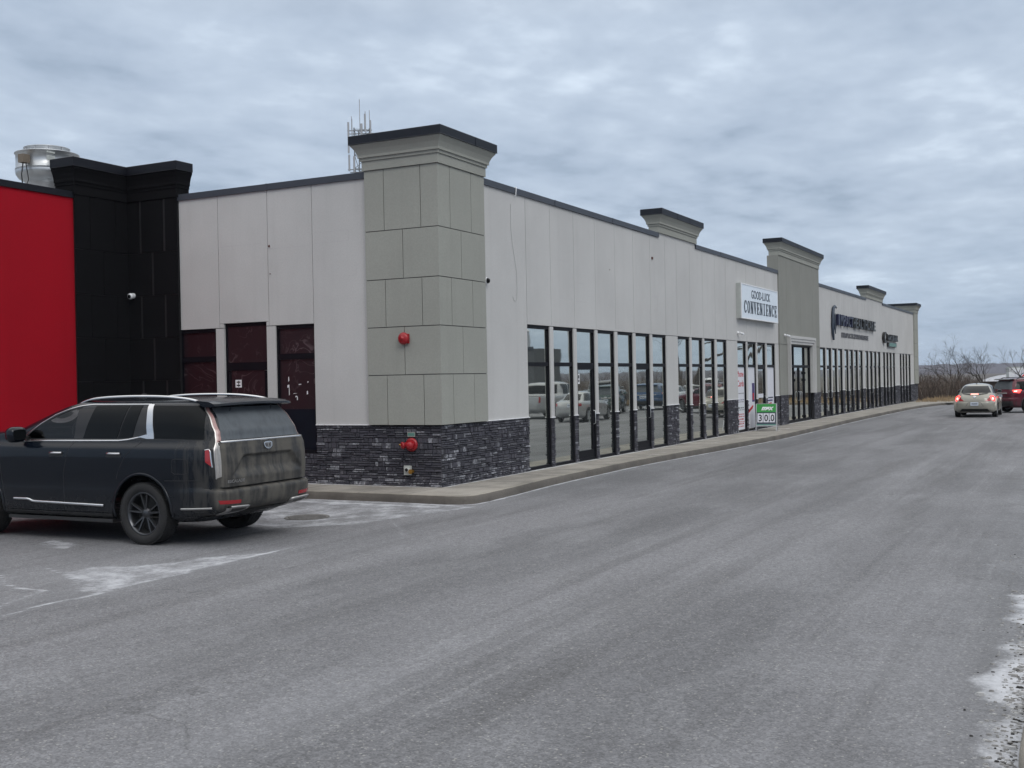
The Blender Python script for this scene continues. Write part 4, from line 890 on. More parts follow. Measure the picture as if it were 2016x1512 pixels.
poster('white window sheet with a purple shield on the pane next to the sage bay', 24.2, 25.34, .24, 2.43, ex)
m = MB(); FR.box(m, 22.95, 23.75, -.068, -.064, 1.30, 1.45, 'poster'); FR.box(m, 22.95, 23.6, -.068, -.064, .62, .72, 'poster'); FR.box(m, 22.92, 23.55, -.067, -.062, .74, 1.0, 'ink_red'); FR.box(m, 23.0, 23.2, -.062, -.061, .80, .95, 'poster'); tag(mk('door_stickers', m), 'red and white stickers on the glass door of the convenience shop', 'sticker')

# folding sign on the pavement
t = thing('sandwich_board', 'folding sign with a green top and number cards on the pavement', 'sign', (.50, 22.0, .15), math.radians(10), world=False)
def board(sgn):
    y0, y1 = .27 * sgn, .06 * sgn   # leans back from the bottom
    P = lambda x, z, d=0: (x, -(.30 - .24 * z / .92) * sgn - d * sgn, z)
    mb = MB()
    def slab(x0, x1, z0, z1, d0, d1, mat):
        v = [P(x, z, d) for d in (d0, d1) for x, z in ((x0, z0), (x1, z0), (x1, z1), (x0, z1))]; mb.add(v, [(3, 2, 1, 0), (4, 5, 6, 7), (0, 1, 5, 4), (1, 2, 6, 5), (2, 3, 7, 6), (3, 0, 4, 7)], mat)
    slab(-.37, -.34, 0, .95, 0, .03, 'galv_dull'); slab(.34, .37, 0, .95, 0, .03, 'galv_dull'); slab(-.34, .34, .92, .95, 0, .03, 'green'); slab(-.34, .34, .16, .19, 0, .03, 'galv_dull'); slab(-.34, .34, .24, .92, .006, .02, 'ink')
    slab(-.34, .34, .66, .92, .02, .026, 'green'); slab(-.34, .34, .19, .24, .004, .02, 'teal')
    o = mk('panel', mb, t)
    if sgn > 0:
        mb = MB()
        for k in range(3): slab(-.31 + k * .21, -.12 + k * .21, .30, .62, .02, .028, 'poster')
        mk('number_cards', mb, o)
        g = MB()
        for ch, x in (('3', -.275), ('0', -.07), ('.0', .09)): merge(g, text_mb(ch, .33, 'ink_black', lambda a, b, c, x=x: P(x + a * .82, .345 + b, .0285 + c), .003, bold=.006))
        mk('numbers', g, o)
        g = text_mb('max', .22, 'white_paint', lambda a, b, c: P(-.17 + a, .74 + b, .0265 + c), .003, font_shear=.35, bold=.012); mk('green_lettering', g, o)
board(1); board(-1)
mb = MB(); mb.box((-.36, -.25, .12), (-.345, .25, .135), 'galv_dull'); mb.box((.345, -.25, .12), (.36, .25, .135), 'galv_dull'); mb.box((-.37, -.03, .945), (.37, .03, .965), 'galv_dull'); mk('hinge_bar', mb, t)

# ================================================================== ROOF THINGS AND MAST
t = thing('roof_fan', 'large round galvanised exhaust fan on the roof behind the black cornice', 'fan', (-9.75, -.55, 5.9)); c = (-9.75, -.55, 0)
mb = MB(); mb.box((-10.25, -1.05, 5.9), (-9.25, -.05, 6.3), 'galv'); mk('roof_curb', mb, t)
mb = MB(); mb.lathe([(.40, 6.3), (.42, 6.7), (.5, 6.76), (.60, 6.82), (.655, 6.90), (.67, 6.97), (.655, 7.0), (.67, 7.01), (.67, 7.03), (.655, 7.04), (.655, 7.36), (.68, 7.365), (.68, 7.38), (.60, 7.40)], c, (0, 0, 1), 'galv', 40, True, True); h = mk('fan_housing', mb, t)
mb = MB(); mb.lathe([(.47, 7.39), (.47, 7.49), (.49, 7.495), (.49, 7.51), (.46, 7.51), (.45, 7.3)], c, (0, 0, 1), 'galv', 36, True, True)
for k in range(10):
    b = k * PI / 5; mb.box((-9.75 + .47 * math.cos(b) - .012, -.55 + .47 * math.sin(b) - .012, 7.40), (-9.75 + .48 * math.cos(b) + .012, -.55 + .48 * math.sin(b) + .012, 7.50), 'galv_dull')
mk('outlet_ring', mb, t)
mb = MB(); mb.box((-9.66, -1.40, 7.06), (-9.5, -1.22, 7.24), 'tan'); mb.tube([(-9.6, -1.32, 7.06), (-9.58, -1.38, 6.8), (-9.62, -1.30, 6.3), (-9.62, -1.2, 5.95)], .014, 'ink_black', 6); mb.tube([(-9.56, -1.28, 7.06), (-9.52, -1.25, 6.7), (-9.5, -1.45, 6.3), (-9.5, -1.5, 5.95)], .012, 'ink_black', 6); mk('junction_box', mb, t)
for z, hh in ((7.27, .04), (7.12, .1)):
    mb = MB(); mb.box((-9.30, -1.08 - .02, z), (-9.27, -.88 - .02, z + hh), 'sign_side'); mb.v = [(x + .17, y + .0, z_) for x, y, z_ in mb.v]; mk('rating_plate', mb, t)
# antenna mast far behind the roof
AX, AY = -29.2, 39.9
t = thing('antenna_mast', 'lattice mast with white panel antennas and whip rods rising behind the corner pillar', 'mast', (AX, AY, 0))
mb = MB(); L3 = [(AX + .55 * math.cos(b), AY + .55 * math.sin(b)) for b in (.3, .3 + 2 * PI / 3, .3 + 4 * PI / 3)]
for x, y in L3: mb.tube([(x, y, 0), (x, y, 17.9)], .035, 'mast_steel', 6)
for k in range(22):
    z0, z1 = k * .81, (k + 1) * .81
    for i in range(3):
        a, b = L3[i], L3[(i + 1) % 3]; mb.tube([(a[0], a[1], z0), (b[0], b[1], z1)], .018, 'mast_steel', 4); mb.tube([(a[0], a[1], z1), (b[0], b[1], z1)], .016, 'mast_steel', 4)
mk('lattice', mb, t)
rt = Vector((0.80, .411, 0)); A = Vector((AX, AY, 0))
mb = MB()
for z in (17.7, 15.3):
    for s in (-1, 1): mb.tube([A + rt * -.85 + Vector((.2 * s, -.4 * s, z)), A + rt * .85 + Vector((.2 * s, -.4 * s, z + .02))], .03, 'mast_steel', 5)
mk('arms', mb, t)
for off, z0, z1, r in ((-.8, 16.3, 18.2, .06), (-.78, 15.2, 16.2, .06), (-.45, 15.1, 16.1, .06), (-.55, 17.2, 18.4, .03), (.35, 17.6, 18.7, .06), (.72, 17.3, 18.3, .05), (.75, 14.6, 15.8, .06), (.1, 17.4, 18.1, .07)):
    mb = MB(); p = A + rt * off + Vector((.3, -.5, 0)); mb.tube([p + Vector((0, 0, z0)), p + Vector((0, 0, z1))], r, 'antenna_white', 8); mk('panel_antenna', mb, t)
for off, z0, z1 in ((-.05, 17.7, 19.75), (.33, 18.6, 19.0), (.62, 17.8, 19.05), (-.62, 17.8, 18.7)):
    mb = MB(); p = A + rt * off; mb.tube([p + Vector((0, 0, z0)), p + Vector((0, 0, z1))], .022, 'antenna_white', 5); mk('whip_antenna', mb, t)
for off, z in ((.45, 15.7), (.3, 15.0)):
    mb = MB(); p = A + rt * off + Vector((.3, -.6, z)); mb.lathe([(.001, 0), (.22, .02), (.25, .1), (.2, .25), (.001, .3)], p, (.3, -1, 0), 'mast_steel', 16); mk('dish', mb, t)

# ================================================================== VEHICLES
class Shell:
    def __init__(s, uc, keys):
        s.uc = uc; K = np.array(keys, float); zs = []
        for a, b in zip(K[:-1], K[1:]):
            n = max(1, int(math.ceil((b[0] - a[0]) / .035))); zs += [a[0] + (b[0] - a[0]) * k / n for k in range(n)]
        zs.append(K[-1][0]); s.zs = np.array(zs); s.K = K
        s.T = {k: s.pchip(K[:, 0], K[:, i], s.zs) for k, i in (('w', 1), ('ur', 2), ('uf', 3), ('nr', 4), ('nf', 5))}
    @staticmethod
    def pchip(x, y, q):
        h = np.diff(x); dl = np.diff(y) / h; d = np.zeros(len(x))
        for i in range(1, len(x) - 1):
            if dl[i - 1] * dl[i] > 0: w1 = 2 * h[i] + h[i - 1]; w2 = h[i] + 2 * h[i - 1]; d[i] = (w1 + w2) / (w1 / dl[i - 1] + w2 / dl[i])
        d[0] = dl[0]; d[-1] = dl[-1]; i = np.clip(np.searchsorted(x, q) - 1, 0, len(x) - 2); t = (q - x[i]) / h[i]
        return (2 * t ** 3 - 3 * t ** 2 + 1) * y[i] + (t ** 3 - 2 * t ** 2 + t) * h[i] * d[i] + (-2 * t ** 3 + 3 * t ** 2) * y[i + 1] + (t ** 3 - t ** 2) * h[i] * d[i + 1]
    def at(s, z): return {k: float(np.interp(z, s.zs, v)) for k, v in s.T.items()}
    def ring(s, z, M=64):
        p = s.at(z); th = np.linspace(0, PI / 2, 500)
        def q(a, n, sg):
            return np.stack([s.uc + sg * a * np.abs(np.cos(th)) ** (2 / n), p['w'] * np.abs(np.sin(th)) ** (2 / n)], -1)
        A = q(s.uc - p['ur'], p['nr'], -1); Bq = q(p['uf'] - s.uc, p['nf'], 1)[::-1]; C = np.vstack([A, Bq[1:]])
        L = np.concatenate([[0], np.cumsum(np.hypot(*np.diff(C, axis=0).T))])
        kc = np.abs(np.gradient(np.unwrap(np.arctan2(*np.gradient(C, axis=0).T[::-1])))); dens = np.concatenate([[0], np.cumsum(np.diff(L) / L[-1] + .9 * kc[1:] / max(kc.sum(), 1e-6))])
        t = np.linspace(0, dens[-1], M); U = np.interp(t, dens, C[:, 0]); Y = np.interp(t, dens, C[:, 1]); Y[0] = 0; Y[-1] = 0
        H = [(u, y, z) for u, y in zip(U, Y)]; return H + [(u, -y, z) for u, y in zip(U[-2:0:-1], Y[-2:0:-1])]
    def side(s, u, z, off=0, sg=1):
        p = s.at(z)
        if u < s.uc: t = min(.9999, (s.uc - u) / (s.uc - p['ur'])); n = p['nr']
        else: t = min(.9999, (u - s.uc) / (p['uf'] - s.uc)); n = p['nf']
        return (u, sg * (p['w'] * (1 - abs(t) ** n) ** (1 / n) + off), z)
    def rear(s, y, z, off=0):
        p = s.at(z); n = p['nr']; t = min(.9999, abs(y) / p['w']); return (s.uc - (s.uc - p['ur']) * (1 - t ** n) ** (1 / n) - off, y, z)
    def front(s, y, z, off=0):
        p = s.at(z); n = p['nf']; t = min(.9999, abs(y) / p['w']); return (s.uc + (p['uf'] - s.uc) * (1 - t ** n) ** (1 / n) + off, y, z)
    def corner(s, th, z, off=0, sg=1):
        p = s.at(z); n = p['nr']; a = math.radians(th); cu, cy = abs(math.cos(a)) ** (2 / n), abs(math.sin(a)) ** (2 / n)
        u = s.uc - (s.uc - p['ur']) * cu; y = p['w'] * cy; nx, ny = -math.cos(a), math.sin(a); return (u + nx * off, sg * (y + ny * off), z)
    def mesh(s, mat):
        mb = MB(); mb.rings([s.ring(z) for z in s.zs], mat, True, True, True); return mb
def boolcut(ob, cutters):
    for c in cutters:
        m = ob.modifiers.new('b', 'BOOLEAN'); m.operation = 'DIFFERENCE'; m.object = c; m.solver = 'EXACT'; m.material_mode = 'TRANSFER'
    dg = bpy.context.evaluated_depsgraph_get(); dg.update(); me = bpy.data.meshes.new_from_object(ob.evaluated_get(dg)); ob.modifiers.clear(); old = ob.data; ob.data = me; bpy.data.meshes.remove(old)
    for c in cutters: d = c.data; bpy.data.objects.remove(c); bpy.data.meshes.remove(d)
    me.set_sharp_from_angle(angle=math.radians(38))
def lerp(a, b, t): return a + (b - a) * t
def along(pts, t):
    L = [0]
    for p, q in zip(pts[:-1], pts[1:]): L.append(L[-1] + math.dist(p, q))
    x = t * L[-1]
    for i in range(len(pts) - 1):
        if x <= L[i + 1] + 1e-9: k = (x - L[i]) / max(L[i + 1] - L[i], 1e-9); return tuple(lerp(a, b, k) for a, b in zip(pts[i], pts[i + 1]))
    return pts[-1]
def patch(mb, f, bot, top, mat, off=.005, nu=20, nv=8, flip=False, skirt=.012):
    """a panel lying on a curved body: f(a, b, off) maps the panel's own plane to the body"""
    q = [[along(bot, i / nu) for i in range(nu + 1)], [along(top, i / nu) for i in range(nu + 1)]]
    G = [[(lerp(q[0][i][0], q[1][i][0], j / nv), lerp(q[0][i][1], q[1][i][1], j / nv)) for j in range(nv + 1)] for i in range(nu + 1)]
    P = [[f(a, b, off) for a, b in r] for r in G]; D = [[f(a, b, off - skirt) for a, b in r] for r in G]
    if flip: P = P[::-1]; D = D[::-1]
    mb.grid(P, mat, True)
    for E in ([r[0] for r in P], [r[0] for r in D]), ([r[-1] for r in D], [r[-1] for r in P]), (list(D[0]), list(P[0])), (list(P[-1]), list(D[-1])):
        mb.grid([E[0], E[1]], mat, False)
def strip(mb, f, pts, wd, mat, off=.006, n=None, flip=False):
    n = n or max(6, int(sum(math.dist(p, q) for p, q in zip(pts[:-1], pts[1:])) / .05)); rows = []
    for i in range(n + 1):
        a = along(pts, max(0, i / n - .004)); b = along(pts, min(1, i / n + .004)); c = along(pts, i / n); dx, dy = b[0] - a[0], b[1] - a[1]; l = math.hypot(dx, dy) or 1; nx, ny = -dy / l, dx / l
        rows.append([f(c[0] + nx * k * wd / 2, c[1] + ny * k * wd / 2, o) for k, o in ((-1, -.004), (-.9, off * .8), (0, off), (.9, off * .8), (1, -.004))])
    mb.grid(rows if not flip else rows[::-1], mat, True)
def wheel(t, u, y, z, r, wd, sg, rim='rim_dark', spokes=5, rr=.68, detail=True):
    mb = MB(); ax = (0, sg, 0); c = (u, y, z); h = wd / 2   # y = middle of the tyre
    mb.lathe([(r * rr, -h * .8), (r * .80, -h), (r * .93, -h * .97), (r * .985, -h * .8), (r * .992, -h * .4), (r * .992, h * .4), (r * .985, h * .8), (r * .93, h * .97), (r * .80, h), (r * (rr + .02), h * .86), (r * rr, h * .7)], c, ax, 'rubber', 44)
    if detail:
        for k in range(64):
            for s_, ph in ((-1, 0), (1, .5), (-.35, .3), (.35, .8)):
                b = (k + ph) * 2 * PI / 64; w0 = h * .30; cc = np.array([math.cos(b), math.sin(b)]); tt = np.array([-cc[1], cc[0]]) * r * .033; v = []
                for rad in (r * .97, r * 1.004):
                    for dy, ds in ((-w0 / 2, -1), (w0 / 2, -1), (w0 / 2, 1), (-w0 / 2, 1)):
                        p = cc * rad + tt * ds; v.append((u + p[0], y + s_ * h * .74 + dy, z + p[1]))
                mb.add(v, [(0, 1, 2, 3), (4, 5, 6, 7), (0, 1, 5, 4), (1, 2, 6, 5), (2, 3, 7, 6), (3, 0, 4, 7)], 'rubber')
    w_ = mk('wheel', mb, t)
    mb = MB(); R = r * rr; mb.lathe([(R * 1.03, h * .72), (R * 1.02, h * .84), (R * .95, h * .80), (R * .92, h * .3), (R * .90, -h * .6)], c, ax, rim, 40); mb.lathe([(R * .9, -h * .3), (.001, -h * .3)], c, ax, 'ink_black', 24)
    mb.lathe([(.001, h * .62), (R * .16, h * .62), (R * .19, h * .55), (R * .26, h * .50), (R * .28, h * .1)], c, ax, rim, 20)
    for k in range(spokes):
        for s2 in (-1, 1):
            b0 = 2 * PI * k / spokes + PI / 2 + s2 * .10; b1 = 2 * PI * k / spokes + PI / 2 + s2 * .21; p0 = Vector((math.cos(b0) * R * .18, 0, math.sin(b0) * R * .18)); p1 = Vector((math.cos(b1) * R * .95, 0, math.sin(b1) * R * .95)); dv = (p1 - p0).normalized(); nv = Vector((-dv.z, 0, dv.x))
            v = []
            for p, hw, yy in ((p0, R * .065, h * .56), (p1, R * .05, h * .74)):
                for q, yo in ((-1, -h * .28), (1, -h * .28), (.6, 0), (-.6, 0)): o = p + nv * hw * q; v.append((u + o.x, y + sg * (yy + yo), z + o.z))
            mb.add(v, [(0, 1, 5, 4), (1, 2, 6, 5), (2, 3, 7, 6), (3, 0, 4, 7), (4, 5, 6, 7)], rim)
    mk('rim', mb, w_); return w_
def cyl_cut(u, y0, y1, z, r, mat='ink_black', n=40):
    mb = MB(); mb.lathe([(r, y0), (r, y1)], (u, 0, z), (0, 1, 0), mat, n, True, True); return mk('cut', mb, fixn=True)

# ---------------------------------------------------------------- the black SUV
def black_suv():
    t = thing('parked_suv', 'large dark navy SUV with a dusty grey tailgate parked facing the red wall', 'car', (-.59, -5.92, 0), math.radians(181.0), world=False)
    K = [(0.3, 0.86, -0.78, 3.85, 9, 6), (0.345, 0.955, -0.86, 4.0, 10, 6), (0.4, 0.985, -1.02, 4.06, 10, 5), (0.46, 0.998, -1.22, 4.1, 11, 5), (0.55, 1.005, -1.285, 4.12, 11, 5), (0.69, 1.012, -1.3, 4.12, 11, 5), (0.728, 1.01, -1.285, 4.12, 11, 5), (0.75, 1.01, -1.205, 4.12, 11, 5), (0.95, 1.022, -1.215, 4.11, 11, 5), (1.1, 1.024, -1.21, 4.06, 11, 5), (1.2, 1.018, -1.2, 3.92, 11, 5), (1.255, 1.008, -1.195, 4.02, 11, 5), (1.285, 0.985, -1.19, 3.98, 11, 6), (1.33, 0.955, -1.185, 3.85, 11, 7), (1.36, 0.945, -1.18, 3.92, 10, 7), (1.4, 0.934, -1.165, 3.78, 10, 7), (1.445, 0.922, -1.155, 3.3, 10, 7), (1.462, 0.919, -1.155, 2.6, 10, 7), (1.5, 0.915, -1.125, 2.48, 10, 7), (1.66, 0.868, -1.03, 2.02, 10, 7), (1.76, 0.828, -0.93, 1.74, 10, 6), (1.81, 0.796, -0.91, 1.55, 9, 6), (1.845, 0.75, -0.9, 1.36, 8, 6), (1.868, 0.68, -0.85, 1.15, 7, 5), (1.882, 0.56, -0.7, 0.95, 6, 5), (1.892, 0.36, -0.5, 0.75, 5, 4), (1.897, 0.1, -0.1, 0.5, 3, 3)]
    S = Shell(1.25, K); body = mk('body', S.mesh('paint_navy'), t)
    body.parent = None
    cuts = [cyl_cut(u, sg * .62, sg * 1.3, .425, .492) for u in (0, 3.07) for sg in (-1, 1)]
    mb = MB(); mb.prism([(1.26, 1.375), (2.16, 1.375), (2.05, 1.46), (1.80, 1.60), (1.56, 1.69), (1.40, 1.745), (1.26, 1.775)], -1.2, 1.2, 'cabin', 'y'); cuts.append(mk('cut', mb, fixn=True))
    mb = MB(); mb.prism([(1.275, 1.485), (2.95, 1.485), (2.15, 1.755), (1.275, 1.79)], -.74, .74, 'cabin', 'y'); cuts.append(mk('cut', mb, fixn=True))
    boolcut(body, cuts); body.parent = t
    for sg in (1, -1):
        sd = lambda a, b, o, sg=sg: S.side(a, b, o, sg); fl = sg < 0
        P = lambda bot, top, mat, off=.005, **k: patch(mbx, sd, bot, top, mat, off, flip=not fl, **k)
        # black of the pillars
        mbx = MB(); P([(-1.01, 1.355), (1.25, 1.355)], [(-.88, 1.80), (.2, 1.825), (1.25, 1.812)], 'black_trim', .002, nu=30); P([(1.24, 1.34), (2.3, 1.34)], [(1.24, 1.372), (2.24, 1.372)], 'black_trim', .002, nu=16, nv=2)
        strip(mbx, sd, [(1.22, 1.80), (1.40, 1.765), (1.58, 1.71), (1.85, 1.60), (2.1, 1.46), (2.22, 1.35)], .04, 'black_trim', .003, flip=not fl); mk('pillar_trim', mbx, t)
        mbx = MB(); P([(-.97, 1.368), (-.10, 1.380)], [(-.885, 1.79), (.0, 1.805)], 'car_glass', .007); mk('quarter_window', mbx, t)
        mbx = MB(); P([(.47, 1.378), (1.08, 1.378)], [(.36, 1.806), (.96, 1.806)], 'car_glass', .007); P([(.20, 1.39), (.45, 1.38)], [(.13, 1.806), (.335, 1.806)], 'car_glass', .007, nu=6); mk('rear_door_window', mbx, t)
        mbx = MB(); patch(mbx, sd, [(1.23, 1.355), (2.26, 1.355)], [(1.22, 1.795), (1.40, 1.76), (1.60, 1.70), (1.85, 1.59), (2.1, 1.45), (2.27, 1.357)], 'car_glass_clear', .001, flip=not fl, skirt=0); mk('front_door_window', mbx, t)
        # chrome
        mbx = MB(); strip(mbx, sd, [(2.24, 1.340), (1.2, 1.345), (.42, 1.350), (.25, 1.366), (.06, 1.40)], .022, 'chrome', .010, flip=not fl); mk('belt_chrome', mbx, t)
        mbx = MB(); strip(mbx, sd, [(.0, 1.822), (1.05, 1.828), (1.25, 1.81), (1.45, 1.765), (1.66, 1.70), (1.9, 1.585), (2.10, 1.46), (2.22, 1.35)], .018, 'chrome', .009, flip=not fl); mk('window_chrome', mbx, t)
        mbx = MB(); P([(-.18, 1.375), (-.06, 1.375)], [(-.055, 1.822), (.035, 1.822)], 'chrome', .013, nu=6, nv=12); P([(-.06, 1.375), (.10, 1.40)], [(-.05, 1.43), (-.03, 1.43)], 'chrome', .012, nu=4, nv=4); mk('pillar_blade', mbx, t)
        # shut lines, fuel flap, crease
        mbx = MB()
        for pts in ([(1.22, 1.34), (1.28, 1.24), (1.38, .9), (1.38, .42)], [(-.02, 1.37), (.14, 1.25), (.28, 1.13), (.40, .92), (.42, .85)], [(2.62, 1.30), (2.58, .8), (2.5, .42)], [(-1.0, 1.82), (-.965, 1.60), (-.985, 1.36), (-1.0, 1.24)], [(-.40, .845), (-.99, .855)], [(.6, .415), (2.5, .405)]): strip(mbx, sd, pts, .008, 'seam', .0015, flip=not fl)
        if sg > 0: strip(mbx, sd, [(-.53, .96), (-.53, 1.10), (-.56, 1.125), (-.76, 1.125), (-.79, 1.10), (-.80, .96), (-.77, .935), (-.56, .935), (-.53, .96)], .008, 'seam', .0015, flip=not fl)
        mk('shut_lines', mbx, t)
        for a, b in ((1.40, 1.62), (.345, .575)):
            mbx = MB(); patch(mbx, sd, [(a - .02, 1.135), (b + .02, 1.135)], [(a - .02, 1.185), (b + .02, 1.185)], 'black_trim', .002, nu=6, nv=3, flip=not fl)
            mbx.tube([S.side(lerp(a, b, k / 6), 1.183 + .004 * k / 6, (.006, .03, .038, .04, .038, .03, .006)[k], sg) for k in range(7)], .015, 'chrome', 8); mk('door_handle', mbx, t)
        mbx = MB(); strip(mbx, sd, [(2.34, .545), (2.06, .545), (1.98, .515), (.66, .495)], .035, 'chrome', .02, flip=not fl); mk('sill_chrome', mbx, t)
        mbx = MB(); P([(.55, .335), (2.55, .335)], [(.52, .39), (2.53, .39)], 'black_plastic', .02, nv=3); mbx.box((.55, sg * .80, .27), (2.5, sg * .97, .315), 'black_plastic'); mk('running_board', mbx, t)
        # arch lip
        for uc_ in (0, 3.07):
            mbx = MB(); pts = [(uc_ + .50 * math.cos(a), .425 + .50 * math.sin(a)) for a in np.linspace(-.12, PI + .12, 30)]; strip(mbx, sd, pts, .035, 'paint_navy', .012, flip=fl); mk('wheel_arch_lip', mbx, t)
        # lamp column wrapped round the corner
        cn = lambda a, b, o, sg=sg: S.corner(a, b, o, sg)
        mbx = MB(); patch(mbx, cn, [(19, .90), (30, .88)], [(27, 1.80), (33.5, 1.80)], 'lens_dull', .012, nu=8, nv=24, flip=not fl); lamp = mk('tail_lamp', mbx, t)
        mbx = MB(); patch(mbx, cn, [(19.2, .90), (29.5, .88)], [(20.2, 1.33), (30.5, 1.33)], 'lens_clear', .0145, nu=8, nv=12, flip=not fl); mk('lower_lens', mbx, lamp)
        mbx = MB(); patch(mbx, cn, [(29.6, .87), (31.4, .87)], [(33.2, 1.80), (35.4, 1.80)], 'chrome_dull', .018, nu=3, nv=24, flip=not fl); patch(mbx, cn, [(23.4, .92), (24.4, .92)], [(23.6, 1.33), (24.6, 1.33)], 'chrome_dull', .019, nu=2, nv=10, flip=not fl); mk('lamp_chrome', mbx, lamp)
        mbx = MB(); P([(-1.115, 1.03), (-1.045, 1.09)], [(-1.085, 1.245), (-1.035, 1.235)], 'lens_red', .008, nu=4, nv=6); m_ = mk('side_marker', mbx, t)
        mbx = MB(); strip(mbx, sd, [(-1.12, 1.02), (-1.09, 1.25), (-1.03, 1.24)], .012, 'chrome', .010, flip=not fl); mk('marker_chrome', mbx, m_)
        # mirror
        mbx = MB(); rr = []
        for k, (du, hw, hh) in enumerate(((-.02, .10, .07), (0, .13, .10), (.06, .14, .11), (.12, .12, .095), (.17, .08, .06), (.19, .03, .03))):
            rr.append([(2.12 + du, sg * (1.10 + hw * math.copysign(abs(math.cos(a)) ** .6, math.cos(a))), 1.43 + hh * math.copysign(abs(math.sin(a)) ** .6, math.sin(a))) for a in np.linspace(0, 2 * PI, 21)[:-1]])
        mbx.rings(rr, 'paint_navy'); mbx.tube([(2.14, sg * .90, 1.37), (2.14, sg * 1.06, 1.40)], .03, 'black_trim', 8); mi = mk('wing_mirror', mbx, t)
        mbx = MB(); mbx.add([(2.098, sg * (1.10 + .105 * math.copysign(abs(math.cos(a)) ** .5, math.cos(a))), 1.43 + .07 * math.copysign(abs(math.sin(a)) ** .5, math.sin(a))) for a in np.linspace(0, 2 * PI, 17)[:-1]], [tuple(range(16))], 'car_glass'); mk('mirror_glass', mbx, mi)
        # roof rail
        mbx = MB(); y = sg * .70; pts = [(1.42, y, 1.80), (1.30, y, 1.86), (1.05, y, 1.905), (.5, y, 1.925), (-.1, y, 1.917), (-.5, y, 1.885), (-.70, y, 1.85), (-.78, y, 1.82)]
        rws = []
        for (a, b, c_) in catmull(pts, 5): rws.append([(a, b + dx, c_ + dz) for dx, dz in ((-.022, -.018), (.022, -.018), (.024, .004), (.012, .016), (-.012, .016), (-.024, .004))])
        mbx.rings(rws, 'chrome'); mk('roof_rail', mbx, t)
        for u_ in (0, 3.07): wheel(t, u_, sg * .865, .405, .405, .27, sg, rr=.68)
        # exhaust and its chrome
        mbx = MB(); strip(mbx, sd, [(-.66, .487), (-1.12, .505)], .028, 'chrome_dull', .016, flip=not fl)
        rf = lambda a, b, o: S.rear(a, b, o)
        Q = [(sg * .80, .508), (sg * .46, .495), (sg * .49, .415), (sg * .75, .405)]
        strip(mbx, rf, Q + [Q[0]], .036, 'chrome_dull', .06, n=40, flip=(sg > 0)); patch(mbx, rf, [Q[3], Q[2]], [(sg * .79, .50), (sg * .47, .487)], 'ink_black', .045, nu=6, nv=3, flip=(sg < 0)); mk('exhaust_tip', mbx, t)
        mbx = MB(); patch(mbx, rf, [(sg * .60, .545), (sg * .90, .555)], [(sg * .60, .590), (sg * .92, .605)], 'lens_red', .006, nu=6, nv=3, flip=(sg < 0) is False); mk('bumper_reflector', mbx, t)
    rf = lambda a, b, o: S.rear(a, b, o)
    # tailgate skin with its plate recess
    mbx = MB(); ys = np.linspace(-.855, .855, 61); zs = np.linspace(.765, 1.325, 41); G = []
    def sm(x, a, b): k = min(1, max(0, (x - a) / (b - a))); return k * k * (3 - 2 * k)
    for y in ys:
        row = []
        for z in zs:
            hw = .50 + (1.15 - z) * .9; e = sm(hw - abs(y), 0, .05) * sm(1.155 - z, 0, .02) * sm(z, .86 + .0 * abs(y), 1.0)
            edge = sm(.855 - abs(y), 0, .012) * sm(z, .765, .78) * sm(1.325, z - .001, z + .012) if False else sm(.855 - abs(y), 0, .015)
            row.append(rf(y, z, .004 + .05 * edge - .05 * e))
        G.append(row)
    mbx.grid(G[::-1], 'paint_navy', True)
    mbx.grid([[rf(y, .765, .054), rf(y, .765, -.01)] for y in ys][::-1], 'seam', False)
    tg = mk('tailgate', mbx, t)
    mbx = MB(); patch(mbx, rf, [(-.80, 1.355), (.80, 1.355)], [(-.665, 1.765), (.665, 1.765)], 'car_glass_dusty', .012, nu=30, nv=12, flip=True); mk('rear_window', mbx, t)
    mbx = MB(); strip(mbx, rf, [(-.835, 1.335), (.835, 1.335)], .034, 'chrome', .064, n=40, flip=False); mk('tailgate_chrome', mbx, tg)
    mbx = MB(); sh = [(-.085, 1.285), (-.05, 1.30), (.05, 1.30), (.085, 1.285), (.075, 1.235), (.045, 1.212), (0, 1.202), (-.045, 1.212), (-.075, 1.235)]
    o_ = [rf(a, b, .052) for a, b in sh]; q_ = [rf(a, b, .072) for a, b in sh]; i_ = [rf(a * .84, 1.252 + (b - 1.252) * .8, .072) for a, b in sh]; j_ = [rf(a * .84, 1.252 + (b - 1.252) * .8, .064) for a, b in sh]
    mbx.rings([o_[::-1], q_[::-1], i_[::-1], j_[::-1]], 'chrome', True, False, False); mbx.add(j_[::-1], [tuple(range(9))], 'chrome_dull')
    for k, mt in ((-.04, 'ink_grey'), (0.0, 'chrome_dull'), (.035, 'ink_grey')): pa = rf(k, 1.235, .068); mbx.box((pa[0] - .003, k - .013, 1.23), (pa[0] + .004, k + .013, 1.275), mt)
    mk('emblem', mbx, tg)
    # raised letters low on the tailgate: read left to right from behind
    mk('badge_lettering', text_mb('ESCALADE', .052, 'chrome_dull', lambda a, b, c_: (rf(.80 - a * 1.25, .815 + b, .0)[0] - .056 - c_, .80 - a * 1.25, .815 + b), .004, bold=.001), tg)
    mbx = MB(); patch(mbx, rf, [(-.97, .36), (.97, .36)], [(-.55, .43), (.55, .43)], 'black_plastic', .03, nu=24, nv=3, flip=True); mk('lower_valance', mbx, t)
    # spoiler
    mbx = MB(); secs = []
